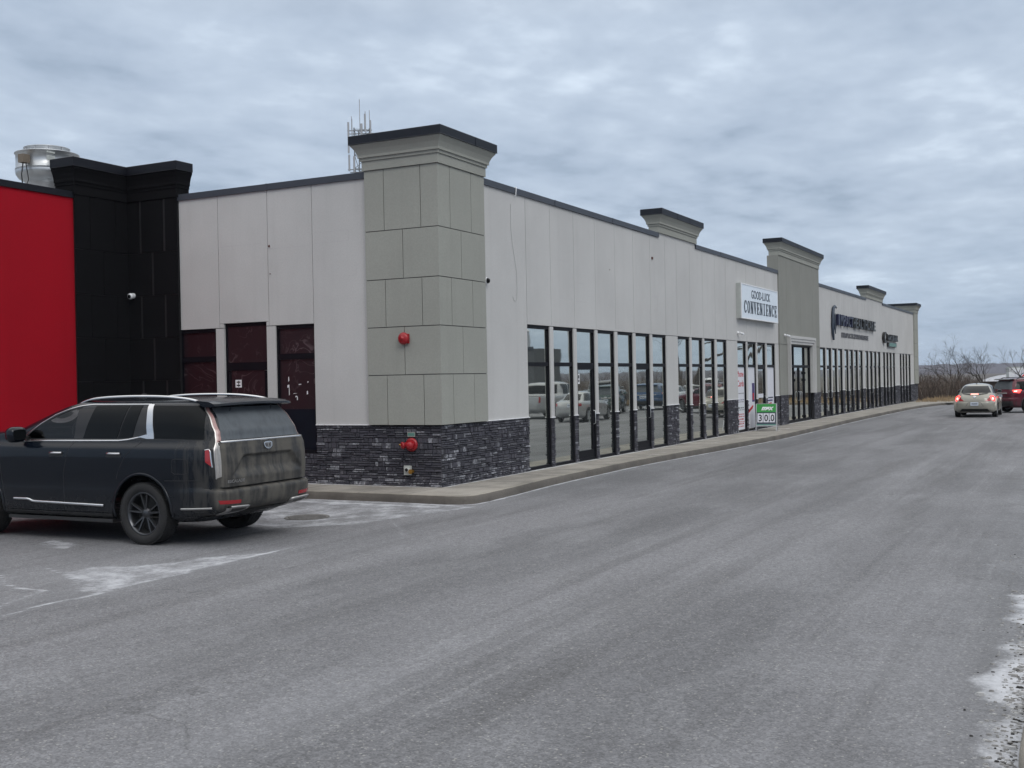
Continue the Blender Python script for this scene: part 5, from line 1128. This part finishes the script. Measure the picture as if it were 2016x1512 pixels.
    for y in np.linspace(-.79, .79, 25):
        k = 1 - .05 * max(0, (abs(y) - .66) / .13) ** 2; cr = .018 * (1 - (y / .79) ** 2); secs.append([(-.74 + .05 * (1 - k), y, 1.862 + cr - .055 * (1 - k)), (-.98 * k - .02, y, 1.842 + cr - .03 * (1 - k)), (-1.09 * k, y, 1.812 + cr), (-1.10 * k, y, 1.785 + cr), (-1.06 * k, y, 1.772 + cr), (-.86, y, 1.775 + cr * .5)])
    mbx.rings(secs, 'paint_navy', True, True, False); sp_ = mk('roof_spoiler', mbx, t); sp_.data.set_sharp_from_angle(angle=.7)
    mbx = MB(); mbx.rings([[(.95 + a, b, 1.885 + z) for a, b in ((-.12, 0), (-.05, -.03), (.1, -.005), (.1, .005), (-.05, .03))] for z, in ((0,),)] + [[(.89 + a * .3, b * .3, 1.96) for a, b in ((-.12, 0), (-.05, -.03), (.1, -.005), (.1, .005), (-.05, .03))]], 'black_trim', False, True, False); mk('roof_antenna', mbx, t)
    ff = lambda a, b, o: S.front(a, b, o)
    mbx = MB(); patch(mbx, ff, [(-.78, 1.475), (.78, 1.475)], [(-.70, 1.79), (.70, 1.79)], 'car_glass_clear', .004, nu=20, nv=10, flip=False, skirt=0); mk('windscreen', mbx, t)
    mbx = MB(); patch(mbx, ff, [(-.55, .60), (.55, .60)], [(-.60, 1.08), (.60, 1.08)], 'black_trim', .02, nu=14, nv=6, flip=False); mk('grille', mbx, t)
    for sg in (-1, 1): mbx = MB(); patch(mbx, ff, [(sg * .62, .95), (sg * .86, .95)], [(sg * .62, 1.03), (sg * .90, 1.03)], 'lens_clear', .015, nu=8, nv=3, flip=sg < 0); mk('headlight', mbx, t)
    # cabin: steering wheel and seats seen through the front glass
    mbx = MB(); c_ = Vector((1.66, .40, 1.41)); ax = Vector((-.9, 0, .45)).normalized(); h_ = Vector((0, 1, 0)); v_ = ax.cross(h_)
    mbx.tube([c_ + (h_ * math.cos(a) + v_ * math.sin(a)) * .17 for a in np.linspace(0, 2 * PI, 25)], .016, 'cabin', 8); mbx.tube([c_ - h_ * .16, c_, c_ + h_ * .16], .018, 'cabin', 6); mbx.tube([c_, c_ - v_ * .16], .018, 'cabin', 6); mk('steering_wheel', mbx, t)
    for y in (.40, -.40):
        mbx = MB(); mbx.rings([[(1.27 + du, y + a * w_, z) for du, a in ((0, -1), (.09, -1), (.09, 1), (0, 1))] for z, w_ in ((1.376, .24), (1.50, .22), (1.52, .12), (1.60, .13), (1.68, .12), (1.70, .08))], 'cabin', True, True, False); mk('seat_back', mbx, t)
    t.scale = (1.05, 1.05, 1.05)
    return t
black_suv()

# ---------------------------------------------------------------- other cars
def car(name, label, loc, heading, kind, paint, lit=False, group=None, detail=True, rim='rim_silver'):
    t = thing(name, label, 'car', loc, math.radians(heading), group, world=False)
    if kind == 'round':
        uc, wb, r, tw = 1.2, 2.54, .345, .76
        K = [(.20, .74, -.60, 3.2, 6, 4), (.27, .86, -.74, 3.32, 5, 4), (.40, .893, -.85, 3.40, 4.2, 3.5), (.56, .895, -.88, 3.42, 4, 3.5), (.66, .89, -.865, 3.38, 4, 3.5), (.70, .875, -.84, 3.34, 4, 3.5), (.80, .85, -.815, 3.2, 3.6, 3.2), (.90, .82, -.765, 2.95, 3.4, 3),
             (.98, .785, -.70, 2.55, 3.2, 3), (1.04, .75, -.62, 2.10, 3.2, 3.5), (1.12, .71, -.48, 1.92, 3.2, 4), (1.24, .655, -.26, 1.70, 3.2, 4), (1.34, .59, -.04, 1.5, 3.2, 4), (1.41, .50, .18, 1.35, 3, 3.5), (1.455, .36, .42, 1.2, 3, 3), (1.478, .18, .66, 1.1, 2.5, 2.5), (1.484, .04, .9, 1.0, 2, 2)]
        uc = .95; win = dict(b=1.04, tp=1.38, u0=.0, u1=1.75, t0=.45, t1=1.15); rw = (.64, 1.07, .49, 1.37)
    elif kind == 'suv':
        uc, wb, r, tw = 1.2, 2.70, .36, .80
        K = [(.24, .80, -.55, 3.3, 8, 5), (.32, .90, -.82, 3.5, 8, 5), (.50, .918, -.96, 3.62, 7, 5), (.66, .92, -.97, 3.62, 7, 5), (.72, .918, -.93, 3.6, 7, 5), (.90, .92, -.93, 3.55, 7, 5), (1.0, .91, -.90, 3.35, 7, 5), (1.05, .89, -.89, 2.7, 7, 6), (1.10, .87, -.87, 2.3, 7, 7),
             (1.30, .80, -.80, 1.95, 7, 7), (1.50, .70, -.72, 1.45, 6, 6), (1.58, .62, -.68, 1.2, 5, 5), (1.63, .48, -.55, 1.0, 5, 4), (1.652, .25, -.3, .8, 4, 4), (1.66, .06, .1, .5, 3, 3)]
        win = dict(b=1.08, tp=1.48, u0=-.72, u1=2.0, t0=-.50, t1=1.32); rw = (.70, 1.12, .56, 1.50)
    elif kind == 'sedan':
        uc, wb, r, tw = 1.3, 2.75, .33, .78
        K = [(.2, .78, -.6, 3.3, 7, 5), (.3, .88, -.90, 3.5, 6, 5), (.5, .90, -1.02, 3.6, 5, 4), (.7, .90, -1.02, 3.58, 5, 4), (.85, .89, -.98, 3.4, 5, 4), (.95, .86, -.90, 2.75, 5, 5), (1.0, .82, -.55, 2.3, 5, 6), (1.15, .75, -.2, 1.95, 5, 6), (1.32, .64, .2, 1.6, 5, 5), (1.40, .52, .4, 1.4, 4, 4), (1.44, .3, .6, 1.2, 4, 4), (1.455, .06, .9, 1.0, 3, 3)]
        uc = 1.0; win = dict(b=1.0, tp=1.32, u0=-.15, u1=2.15, t0=.35, t1=1.5); rw = (.62, 1.02, .54, 1.31)
    else:  # pickup with a crew cab
        uc, wb, r, tw = 1.8, 3.6, .40, .86
        K = [(.32, .86, -1.1, 4.3, 9, 6), (.5, .98, -1.28, 4.45, 9, 6), (.8, 1.0, -1.3, 4.48, 9, 6), (1.05, 1.0, -1.28, 4.42, 9, 6), (1.18, .98, -1.26, 4.1, 9, 6), (1.22, .93, .62, 3.2, 9, 7), (1.5, .88, .75, 2.8, 8, 7), (1.75, .78, .86, 2.3, 7, 6), (1.85, .6, 1.0, 2.0, 6, 5), (1.88, .2, 1.3, 1.7, 4, 4)]
        uc = 1.6; win = dict(b=1.26, tp=1.74, u0=.85, u1=2.85, t0=1.0, t1=2.35); rw = (.75, 1.28, .66, 1.72)
    S = Shell(uc, K); body = mk('body', S.mesh(paint), t); body.parent = None
    z0 = r + .01; cuts = [cyl_cut(u, sg * .60, sg * 1.3, z0, r * 1.17) for u in (0, wb) for sg in (-1, 1)]; boolcut(body, cuts); body.parent = t
    for sg in (1, -1):
        sd = lambda a, b, o, sg=sg: S.side(a, b, o, sg); fl = sg > 0; W = win; m_ = .5 * (W['t0'] + W['t1']) + .05
        mb = MB(); g = .05
        patch(mb, sd, [(W['u0'], W['b']), (m_ - g, W['b'])], [(W['t0'], W['tp']), (m_ - g, W['tp'] + .02)], 'car_glass', .006, 14, 6, fl); patch(mb, sd, [(m_ + g, W['b']), (W['u1'], W['b'])], [(m_ + g, W['tp'] + .02), (W['t1'], W['tp'] - .02)], 'car_glass', .006, 14, 6, fl); mk('side_window', mb, t)
        mb = MB()
        for uu in (m_, W['u1'] - .05): strip(mb, sd, [(uu, W['b']), (uu + .02, .35)], .012, 'seam', .002, flip=fl)
        if kind != 'round': strip(mb, sd, [(.42, .42), (W['u0'] + .5, W['b'])], .012, 'seam', .002, flip=fl)
        mk('shut_lines', mb, t)
        for a in ([m_ + .12] + ([W['u0'] + .6] if kind != 'round' else [])):
            mb = MB(); zz = W['b'] - .13; mb.tube([S.side(a + k * .035, zz, o, sg) for k, o in enumerate((.0, .03, .035, .035, .03, 0))], .013, paint if kind == 'round' else 'chrome', 6); mk('door_handle', mb, t)
        mb = MB(); um = W['u1'] - .02; yb = abs(S.side(um - .1, W['b'], 0)[1]); rr = [[(um + du, sg * (yb + .13 + hw * math.cos(a)), W['b'] + .07 + hh * math.sin(a)) for a in np.linspace(0, 2 * PI, 13)[:-1]] for du, hw, hh in ((-.03, .08, .06), (.03, .10, .08), (.1, .06, .05))]; mb.rings(rr, 'black_trim' if kind == 'round' else paint); mb.tube([(um, sg * (yb - .03), W['b'] + .02), (um, sg * (yb + .08), W['b'] + .05)], .02, 'black_trim', 6); mk('wing_mirror', mb, t)
        if kind == 'round':    # separate bulging wings over the wheels
            for uu in (0, wb):
                mb = MB(); rows = []
                for a in np.linspace(0, PI, 13):
                    rows.append([(uu + .52 * math.cos(b), sg * (.70 + .215 * math.sin(a) * (1 if True else 0)), .42 + (.41 * math.sin(b)) * (.72 + .28 * math.sin(a))) if False else (uu + (.40 + .12 * math.sin(a) ** .5) * math.cos(b), sg * (.60 + .14 * (1 - math.cos(a))), .40 + (.34 + .10 * math.sin(a) ** .5) * math.sin(b)) for b in np.linspace(-.25, PI + .25, 26)])
                mb.rings([r_ for r_ in rows], paint, True, True, True); o = mk('wing', mb, t, fixn=True); o.parent = None; boolcut(o, [cyl_cut(uu, sg * .5, sg * 1.3, z0, r * 1.12)]); o.parent = t
        rf = lambda a, b, o: S.rear(a, b, o); cn = lambda a, b, o, sg=sg: S.corner(a, b, o, sg)
        mb = MB()
        if kind == 'round':
            cz, cy = .815, sg * .70; n = 20; pc = S.rear(cy, cz, 0); nn = Vector((-1, sg * .75, .22)).normalized(); c = Vector(pc) - nn * .055; mb.lathe([(.145, 0), (.145, .045), (.125, .072), (.08, .09), (.001, .096)], c, nn, 'lamp_lit', 24); l = mk('tail_lamp', mb, t)
            mb = MB(); mb.lathe([(.055, .09), (.05, .10), (.001, .104)], c, nn, 'lamp_core', 18); mk('lamp_bulb', mb, l)
            mb = MB(); mb.prism([(0, 0), (0, 0)], 0, 0, paint) if False else None
            patch(mb, rf, [(sg * .42, .715), (sg * .66, .72)], [(sg * .52, .80), (sg * .60, .90)], 'lens_red', .01, 6, 4, sg > 0); mk('lamp_wedge', mb, l)
        elif kind == 'suv':
            patch(mb, cn, [(36, .98), (60, .94)], [(30, 1.08), (66, 1.10)], 'lamp_lit' if lit else 'lens_red', .02, 10, 5, flip=sg > 0); l = mk('tail_lamp', mb, t)
            mb = MB(); patch(mb, cn, [(38, 1.0), (50, 1.0)], [(38, 1.05), (52, 1.06)], 'lamp_core' if lit else 'lens_clear', .03, 6, 2, flip=sg > 0); mk('lamp_bulb', mb, l)
        elif kind == 'pickup': patch(mb, cn, [(24, .85), (36, .85)], [(24, 1.15), (36, 1.15)], 'lens_red', .012, 5, 4, flip=sg > 0); mk('tail_lamp', mb, t)
        else: patch(mb, cn, [(24, .76), (50, .76)], [(24, .9), (50, .9)], 'lens_red', .012, 8, 4, flip=sg > 0); mk('tail_lamp', mb, t)
        mb = MB(); ff = lambda a, b, o: S.front(a, b, o); patch(mb, ff, [(sg * .45, .66), (sg * .78, .66)], [(sg * .45, .78), (sg * .80, .80)], 'lens_clear', .015, 6, 3, flip=sg < 0); mk('headlight', mb, t)
        for uu in (0, wb): wheel(t, uu, sg * tw, r, r, .22, sg, rim, 5 if kind != 'suv' else 6, .66, False)
        if kind == 'suv' and detail:
            mb = MB(); mb.rings([[(a, sg * .60 + b, z + c_) for b, c_ in ((-.018, -.02), (.018, -.02), (.018, .015), (-.018, .015))] for a, z in ((1.1, 1.60), (.9, 1.665), (-.3, 1.665), (-.5, 1.60))], 'black_trim', True, True, False); mk('roof_rail', mb, t)
    b, zb_, tp_, zt_ = rw; rf = lambda a, b_, o: S.rear(a, b_, o); ff = lambda a, b_, o: S.front(a, b_, o)
    mb = MB(); patch(mb, rf, [(-b, zb_), (b, zb_)], [(-tp_, zt_), (tp_, zt_)], 'car_glass_dusty' if kind == 'suv' else 'car_glass', .008, 20, 10, flip=True); mk('rear_window', mb, t)
    mb = MB(); patch(mb, ff, [(-b, zb_ + .02), (b, zb_ + .02)], [(-tp_, zt_), (tp_, zt_)], 'car_glass', .008, 20, 8, flip=False); mk('windscreen', mb, t)
    mb = MB(); pz = .60 if kind == 'round' else .80 if kind != 'pickup' else .62; pc = S.rear(0, pz, .02); mb.box((pc[0] - .012, -.16, pz - .075), (pc[0] + .01, .16, pz + .075), 'plate'); rs = random.Random(3)
    for k in range(7): mb.box((pc[0] - .014, .11 - k * .035 - .02, pz - .03), (pc[0] - .0121, .11 - k * .035, pz + .03), 'ink_blue')
    mk('number_plate', mb, t)
    if kind == 'round':
        mb = MB(); patch(mb, rf, [(-.50, 1.035), (-.2, 1.00), (.2, 1.00), (.50, 1.035)], [(-.55, 1.075), (-.2, 1.045), (.2, 1.045), (.55, 1.075)], 'black_trim', .035, 20, 3, flip=True); sp_ = mk('rear_spoiler', mb, t)
        mb = MB(); patch(mb, rf, [(-.15, 1.008), (.15, 1.008)], [(-.15, 1.036), (.15, 1.036)], 'lamp_core', .042, 8, 2, flip=True); mk('brake_light', mb, sp_)
        mb = MB(); patch(mb, rf, [(-.34, .49), (.34, .49)], [(-.24, .66), (.24, .66)], paint, .004, 8, 4, flip=True); strip(mb, rf, [(-.36, .49), (-.24, .67), (.24, .67), (.36, .49)], .012, 'seam', .006); mk('plate_recess', mb, t)
        mb = MB(); patch(mb, rf, [(-.62, .26), (.62, .26)], [(-.52, .38), (.52, .38)], 'ink_black', .012, 16, 3, flip=True); mk('lower_valance', mb, t)
        mb = MB(); strip(mb, rf, [(-.62, .715), (.62, .715)], .012, 'seam', .004, flip=False); strip(mb, rf, [(-.62, .715), (-.66, .86), (-.60, 1.0)], .01, 'seam', .004); strip(mb, rf, [(.62, .715), (.66, .86), (.60, 1.0)], .01, 'seam', .004); mk('boot_lid_line', mb, t)
        mb = MB(); pc = S.rear(0, .90, .012); mb.lathe([(.06, 0), (.06, .01), (.045, .012), (.001, .012)], pc, (-1, 0, .3), 'chrome', 18, True, False); mk('emblem', mb, t)
        mb = MB(); mb.rings([[(.42 + a, b_, 1.45) for a, b_ in ((-.07, 0), (0, -.03), (.08, 0), (0, .03))], [(.37 + a * .3, b_ * .3, 1.52) for a, b_ in ((-.07, 0), (0, -.03), (.08, 0), (0, .03))]], 'black_trim', False, True, False); mk('roof_antenna', mb, t)
    if kind == 'suv':
        mb = MB(); secs = [[(-.52, y, 1.625), (-.80, y, 1.60), (-.84, y, 1.565), (-.70, y, 1.55)] for y in np.linspace(-.58, .58, 7)]; mb.rings(secs, 'black_trim' if detail else paint, True, True, False); mk('roof_spoiler', mb, t)
        mb = MB(); patch(mb, rf, [(-.84, .28), (.84, .28)], [(-.86, .56), (.86, .56)], 'black_plastic', .015, 20, 5, flip=True); strip(mb, rf, [(-.7, .73), (.7, .73)], .02, 'seam', .012); strip(mb, rf, [(-.5, .93), (.5, .93)], .04, 'chrome_dull', .02); mk('rear_bumper', mb, t)
        for sg in (1, -1):
            sd = lambda a, b_, o, sg=sg: S.side(a, b_, o, sg); mb = MB(); patch(mb, sd, [(.45, .26), (2.25, .26)], [(.44, .40), (2.26, .40)], 'black_plastic', .012, 12, 3, flip=sg > 0)
            for uu in (0, wb): strip(mb, sd, [(uu + .46 * math.cos(a), .37 + .46 * math.sin(a)) for a in np.linspace(-.1, PI + .1, 20)], .06, 'black_plastic', .012, flip=sg < 0)
            mk('lower_cladding', mb, t)
    if kind == 'pickup':
        mb = MB(); mb.box((-1.18, -.80, 1.0), (.55, .80, 1.195), 'ink_black'); mk('load_bed', mb, t)
    return t
car('car', 'champagne rounded hatchback with lit red brake lamps driving away along the lane', (6.12, 38.35, 0), 90, 'round', 'paint_champagne', True).scale = (1.05,) * 3
car('suv', 'maroon SUV with a lit tail lamp crossing behind the champagne hatchback', (7.55, 44.4, 0), 40, 'suv', 'paint_maroon', True).scale = (1.06,) * 3
# cars of the car park: seen mirrored in the shop windows
RC = [('white', 'suv', 'paint_white', (11.6, 21.5), 82), ('silver', 'sedan', 'paint_silver', (11.9, 33.0), 84), ('white', 'sedan', 'paint_white', (17.5, 27), 20), ('white', 'suv', 'paint_white', (18.5, 31.0), 15), ('dark green', 'suv', 'paint_green', (14.6, 44.0), 75), ('blue', 'suv', 'paint_blue', (15.0, 52.0), 80), ('silver', 'pickup', 'paint_silver', (16.0, 37.2), 88),
      ('white', 'sedan', 'paint_white', (16.5, 61.0), 84), ('grey', 'pickup', 'paint_grey', (20.5, 57.0), 86), ('white', 'pickup', 'paint_white', (18.6, 76.0), 84), ('silver', 'sedan', 'paint_silver', (17.5, 69.0), 90), ('black', 'suv', 'paint_black', (20.5, 45.0), 30)]
LB = ['white SUV parked nearest the building in the car park right of the lane', 'silver sedan standing ahead of the nearest white SUV in the car park', 'white sedan parked slantwise at the near end of the second row', 'white SUV parked slantwise just beyond the slanted white sedan', 'dark green SUV parked beyond the silver pickup', 'blue SUV parked beyond the dark green SUV', 'silver pickup truck parked in the second row of the car park', 'white sedan parked beyond the blue SUV', 'grey pickup truck parked at the back of the car park', 'white pickup truck parked farthest away in the car park', 'silver sedan parked near the far end of the car park', 'black SUV parked slantwise at the back of the car park']
for (cn_, kd, pt, (x, y), hd), lb in zip(RC, LB): car({'suv': 'suv', 'sedan': 'car', 'pickup': 'pickup_truck'}[kd], lb, (x, y, 0), hd, kd, pt, group='vehicles of the car park', detail=False).scale = (1.05,) * 3
# white box truck beyond the maroon SUV
t = thing('box_truck', 'white box truck with a round red and blue emblem standing beyond the maroon SUV', 'truck', (5.5, 123.5, -1.15), math.radians(10), world=False)
mb = MB(); mb.box((-3.2, -1.2, .9), (3.2, 1.2, 3.65), 'white_paint'); mb.box((-3.22, -1.22, 3.57), (3.22, 1.22, 3.66), 'sign_side'); mb.box((-3.215, -1.15, 1), (-3.201, 1.15, 3.55), 'sign_side'); mk('cargo_box', mb, t)
mb = MB(); mb.box((-2.6, -1.212, 1.5), (2.9, -1.201, 3.2), 'poster'); mk('side_panel', mb, t)
mb = MB(); c = (-1.5, -1.212, 2.45); mb.lathe([(.55, 0), (.55, .006), (.001, .006)], c, (0, -1, 0), 'ink_blue', 30); mb.lathe([(.46, .007), (.46, .009), (.001, .009)], c, (0, -1, 0), 'poster', 30); mb.lathe([(.38, .01), (.38, .012), (.001, .012)], c, (0, -1, 0), 'ink_red', 30); mb.box((-1.75, -1.228, 2.35), (-1.25, -1.2241, 2.55), 'poster'); mk('emblem', mb, t)
mb = MB(); mb.rings([[(3.25, -1.05, z), (x1, -1.05, z), (x1, 1.05, z), (3.25, 1.05, z)] for z, x1 in ((.6, 5.2), (1.5, 5.25), (1.75, 4.9), (2.5, 4.4), (2.6, 4.2))], 'white_paint', True, True, False); mk('cab', mb, t)
for u_ in (-2.0, 4.2):
    for sg in (-1, 1): wheel(t, u_, sg * 1.05, .45, .45, .28, sg, 'rim_silver', 5, .6, False)

# ================================================================== BACKGROUND
t = thing('storage_shed', 'low shed with an arched white roof beyond the thicket', 'building', (1.5, 146, -1.3))
mb = MB(); mb.box((-1.9, 144, -1.3), (4.9, 150, .75), 'twig'); mk('wall', mb, t)
mb = MB(); prof = [(-2.2 + 7.4 * k / 20, .75 + .85 * math.sin(PI * (k / 20)) ** .8) for k in range(21)]; mb.prism([(x, z) for x, z in prof] + [(5.2, .70), (-2.2, .70)], 143.6, 150.4, 'shed_roof', 'y'); mk('roof', mb, t)
t = thing('warehouse', 'flat dark grey building across the car park with roof vents', 'building', (42, 68, 0))
mb = MB(); mb.box((28, 62, 0), (70, 66, 4.6), 'grey_clad'); mb.box((28, 61.9, 4.5), (70, 62, 4.75), 'flashing'); mk('wall', mb, t)
mb = MB(); mb.box((34, 60, 0), (44, 61.85, 5.4), 'grey_clad'); mk('tall_front', mb, t)
for x, y in ((29.5, 64), (31, 64), (37, 64)):
    mb = MB(); z_ = 4.6; mb.tube([(x, y, z_), (x, y, z_ + 1.4)], .18, 'galv_dull', 10); mb.tube([(x, y, z_ + 1.4), (x, y, z_ + 1.6)], [.3, .12], 'galv_dull', 10); mk('roof_vent', mb, t)

def bare_tree(label, x, y, z, h, seed, spread=.5, trunk=.12, levels=5, group=None, stems=1, mat='bark', name='bare_tree'):
    rs = random.Random(seed); t = thing(name, label, 'tree', (x, y, z), group=group); tr = MB(); cr = MB()
    def grow(p, d, L, r, lv):
        pts = [p]; q = p; dd = d
        for k in range(3):
            dd = (dd + Vector((rs.gauss(0, .13), rs.gauss(0, .13), rs.gauss(.05, .08)))).normalized(); q = q + dd * L / 3; pts.append(q)
        r1 = max(r * .62, .006); m = tr if lv >= levels - 1 else cr
        m.tube(pts, [lerp(r, r1, k / 3) for k in range(4)], mat, 6 if lv >= levels - 1 else (4 if lv > 1 else 3), False)
        if lv == 0: return
        nb = rs.choice((2, 3, 3)) if lv > 1 else rs.choice((2, 3, 4))
        for k in range(nb):
            a = rs.uniform(0, 2 * PI); tilt = rs.uniform(.3, .95) * spread * 1.5; s = dd.orthogonal().normalized(); s.rotate(Matrix.Rotation(a, 3, dd)); nd = (dd * math.cos(tilt) + s * math.sin(tilt)).normalized()
            st = pts[rs.choice((2, 3, 3))]; grow(st, nd, L * rs.uniform(.62, .9), r1 * rs.uniform(.6, .9), lv - 1)
    for k in range(stems):
        a = rs.uniform(0, 2 * PI); ti = 0.05 if stems == 1 else rs.uniform(.15, .45); grow(Vector((x + .1 * math.cos(a) * (stems > 1), y + .1 * math.sin(a) * (stems > 1), z)), Vector((math.sin(ti) * math.cos(a), math.sin(ti) * math.sin(a), math.cos(ti))), h * .30, trunk, levels)
    mk('trunk', tr, t); mk('branches', cr, t); return t
bare_tree('bare spreading tree over the thicket, nearest the end of the long building', .9, 84, -.5, 5.3, 3, .62, .12, 5, stems=3)
bare_tree('bare tree with upright twigs in the middle of the thicket', 3.1, 85, -.5, 5.0, 11, .5, .13, 5, stems=2)
bare_tree('bare tree standing behind the white box truck', 6.2, 86, -.5, 4.8, 21, .45, .12, 5, stems=2)
bare_tree('thin bare tree at the right edge beyond the box truck', 8.0, 90, -.5, 4.4, 33, .45, .08, 5, stems=1)
bare_tree('tall bare tree in the car park mirrored in the middle shop windows', 17.5, 70, 0, 11.5, 5, .6, .26, 6)
bare_tree('tall bare tree farther along the car park mirrored in the convenience shop windows', 18.5, 90, 0, 12, 8, .6, .28, 6)
bare_tree('tall bare tree at the back of the car park beside the dark warehouse', 26, 92, 0, 11, 18, .6, .25, 6)
# light pole in the car park
t = thing('lamp_post', 'grey lamp post standing in the car park', 'lamp', (15.6, 40.5, 0)); mb = MB(); mb.tube([(15.6, 40.5, 0), (15.6, 40.5, 8.2)], [.1, .06], 'galv_dull', 10); mk('pole', mb, t); mb = MB(); mb.box((14.9, 40.4, 8.15), (15.55, 40.6, 8.3), 'galv_dull'); mk('lamp_head', mb, t)
# thicket: a tangle of bare shoots nobody could count
def thicket(name, label, n, xr, yr, hr, seed, zf, mats=('twig', 'bark', 'tan')):
    mb = MB(); rs = random.Random(seed)
    for k in range(n):
        x = rs.uniform(*xr); y = rs.uniform(*yr); z = zf(y); cl = (.78 + .22 * math.sin(x * 1.3 + y * .7) * math.sin(x * .41 + 2)) * (1 if name != 'thicket' or x > 40 else 1.0 - .5 * min(1, max(0, (x - (y - 72) * -.02 - 2.2) / 1.6)))
        h = rs.uniform(hr[0], hr[1]) * cl; mat = mats[0] if rs.random() < .6 else mats[1] if rs.random() < .75 else mats[2]
        a = rs.uniform(0, 2 * PI); ln = rs.uniform(0, .35); r = rs.uniform(.008, .02)
        p = Vector((x, y, z)); q = p + Vector((math.cos(a) * ln, math.sin(a) * ln, 1)) * h * .55; e = q + Vector((math.cos(a) * ln * 1.6 + rs.gauss(0, .15), math.sin(a) * ln * 1.6 + rs.gauss(0, .15), .8)) * h * .45
        s = Vector((.889, .457, 0)) * r; mb.add([p - s, p + s, q + s * .7, q - s * .7, e], [(0, 1, 2, 3), (3, 2, 4)], mat)
        for j in range(4):
            b = rs.uniform(0, 2 * PI); st = q.lerp(e, rs.uniform(-.6, .8)); l = h * rs.uniform(.15, .35); f = st + Vector((math.cos(b) * .7, math.sin(b) * .7, rs.uniform(.3, 1))) * l; mb.add([st - s * .5, st + s * .5, f], [(0, 1, 2)], mat)
    return tag(mk(name, mb), label, 'bushes', kind='stuff')
zf = lambda y: float(tz(0, y))
thicket('thicket', 'dense brown thicket of bare shoots behind the grass bank', 15000, (-7, 30), (72, 92), (1.5, 3.1), 5, zf)
thicket('far_thicket', 'dim band of bare brush far beyond the car park', 11000, (14, 120), (72, 96), (2.8, 4.6), 6, zf)
thicket('dry_grass_tufts', 'dry straw-coloured grass tufts along the bank beyond the kerb', 9000, (.4, 26), (60.5, 72), (.12, .5), 7, lambda y: 0.02, ('straw', 'straw', 'tan')) if 'straw' in MATS else None

# ================================================================== AIR
hm = bpy.data.materials.new('haze'); hm.use_nodes = True; ht = hm.node_tree; ht.nodes.clear()
ho = ht.nodes.new('ShaderNodeOutputMaterial'); hv = ht.nodes.new('ShaderNodeVolumePrincipled'); hv.inputs['Color'].default_value = (.80, .87, .97, 1); hv.inputs['Density'].default_value = .00012; hv.inputs['Anisotropy'].default_value = 0
ht.links.new(hv.outputs[0], ho.inputs['Volume']); MATS['haze'] = hm
mb = MB(); mb.box((-2600, -2600, -12), (2700, 3100, 40), 'haze'); tag(mk('haze', mb), 'thin pale air that greys the far wooded hill', 'haze', kind='stuff')
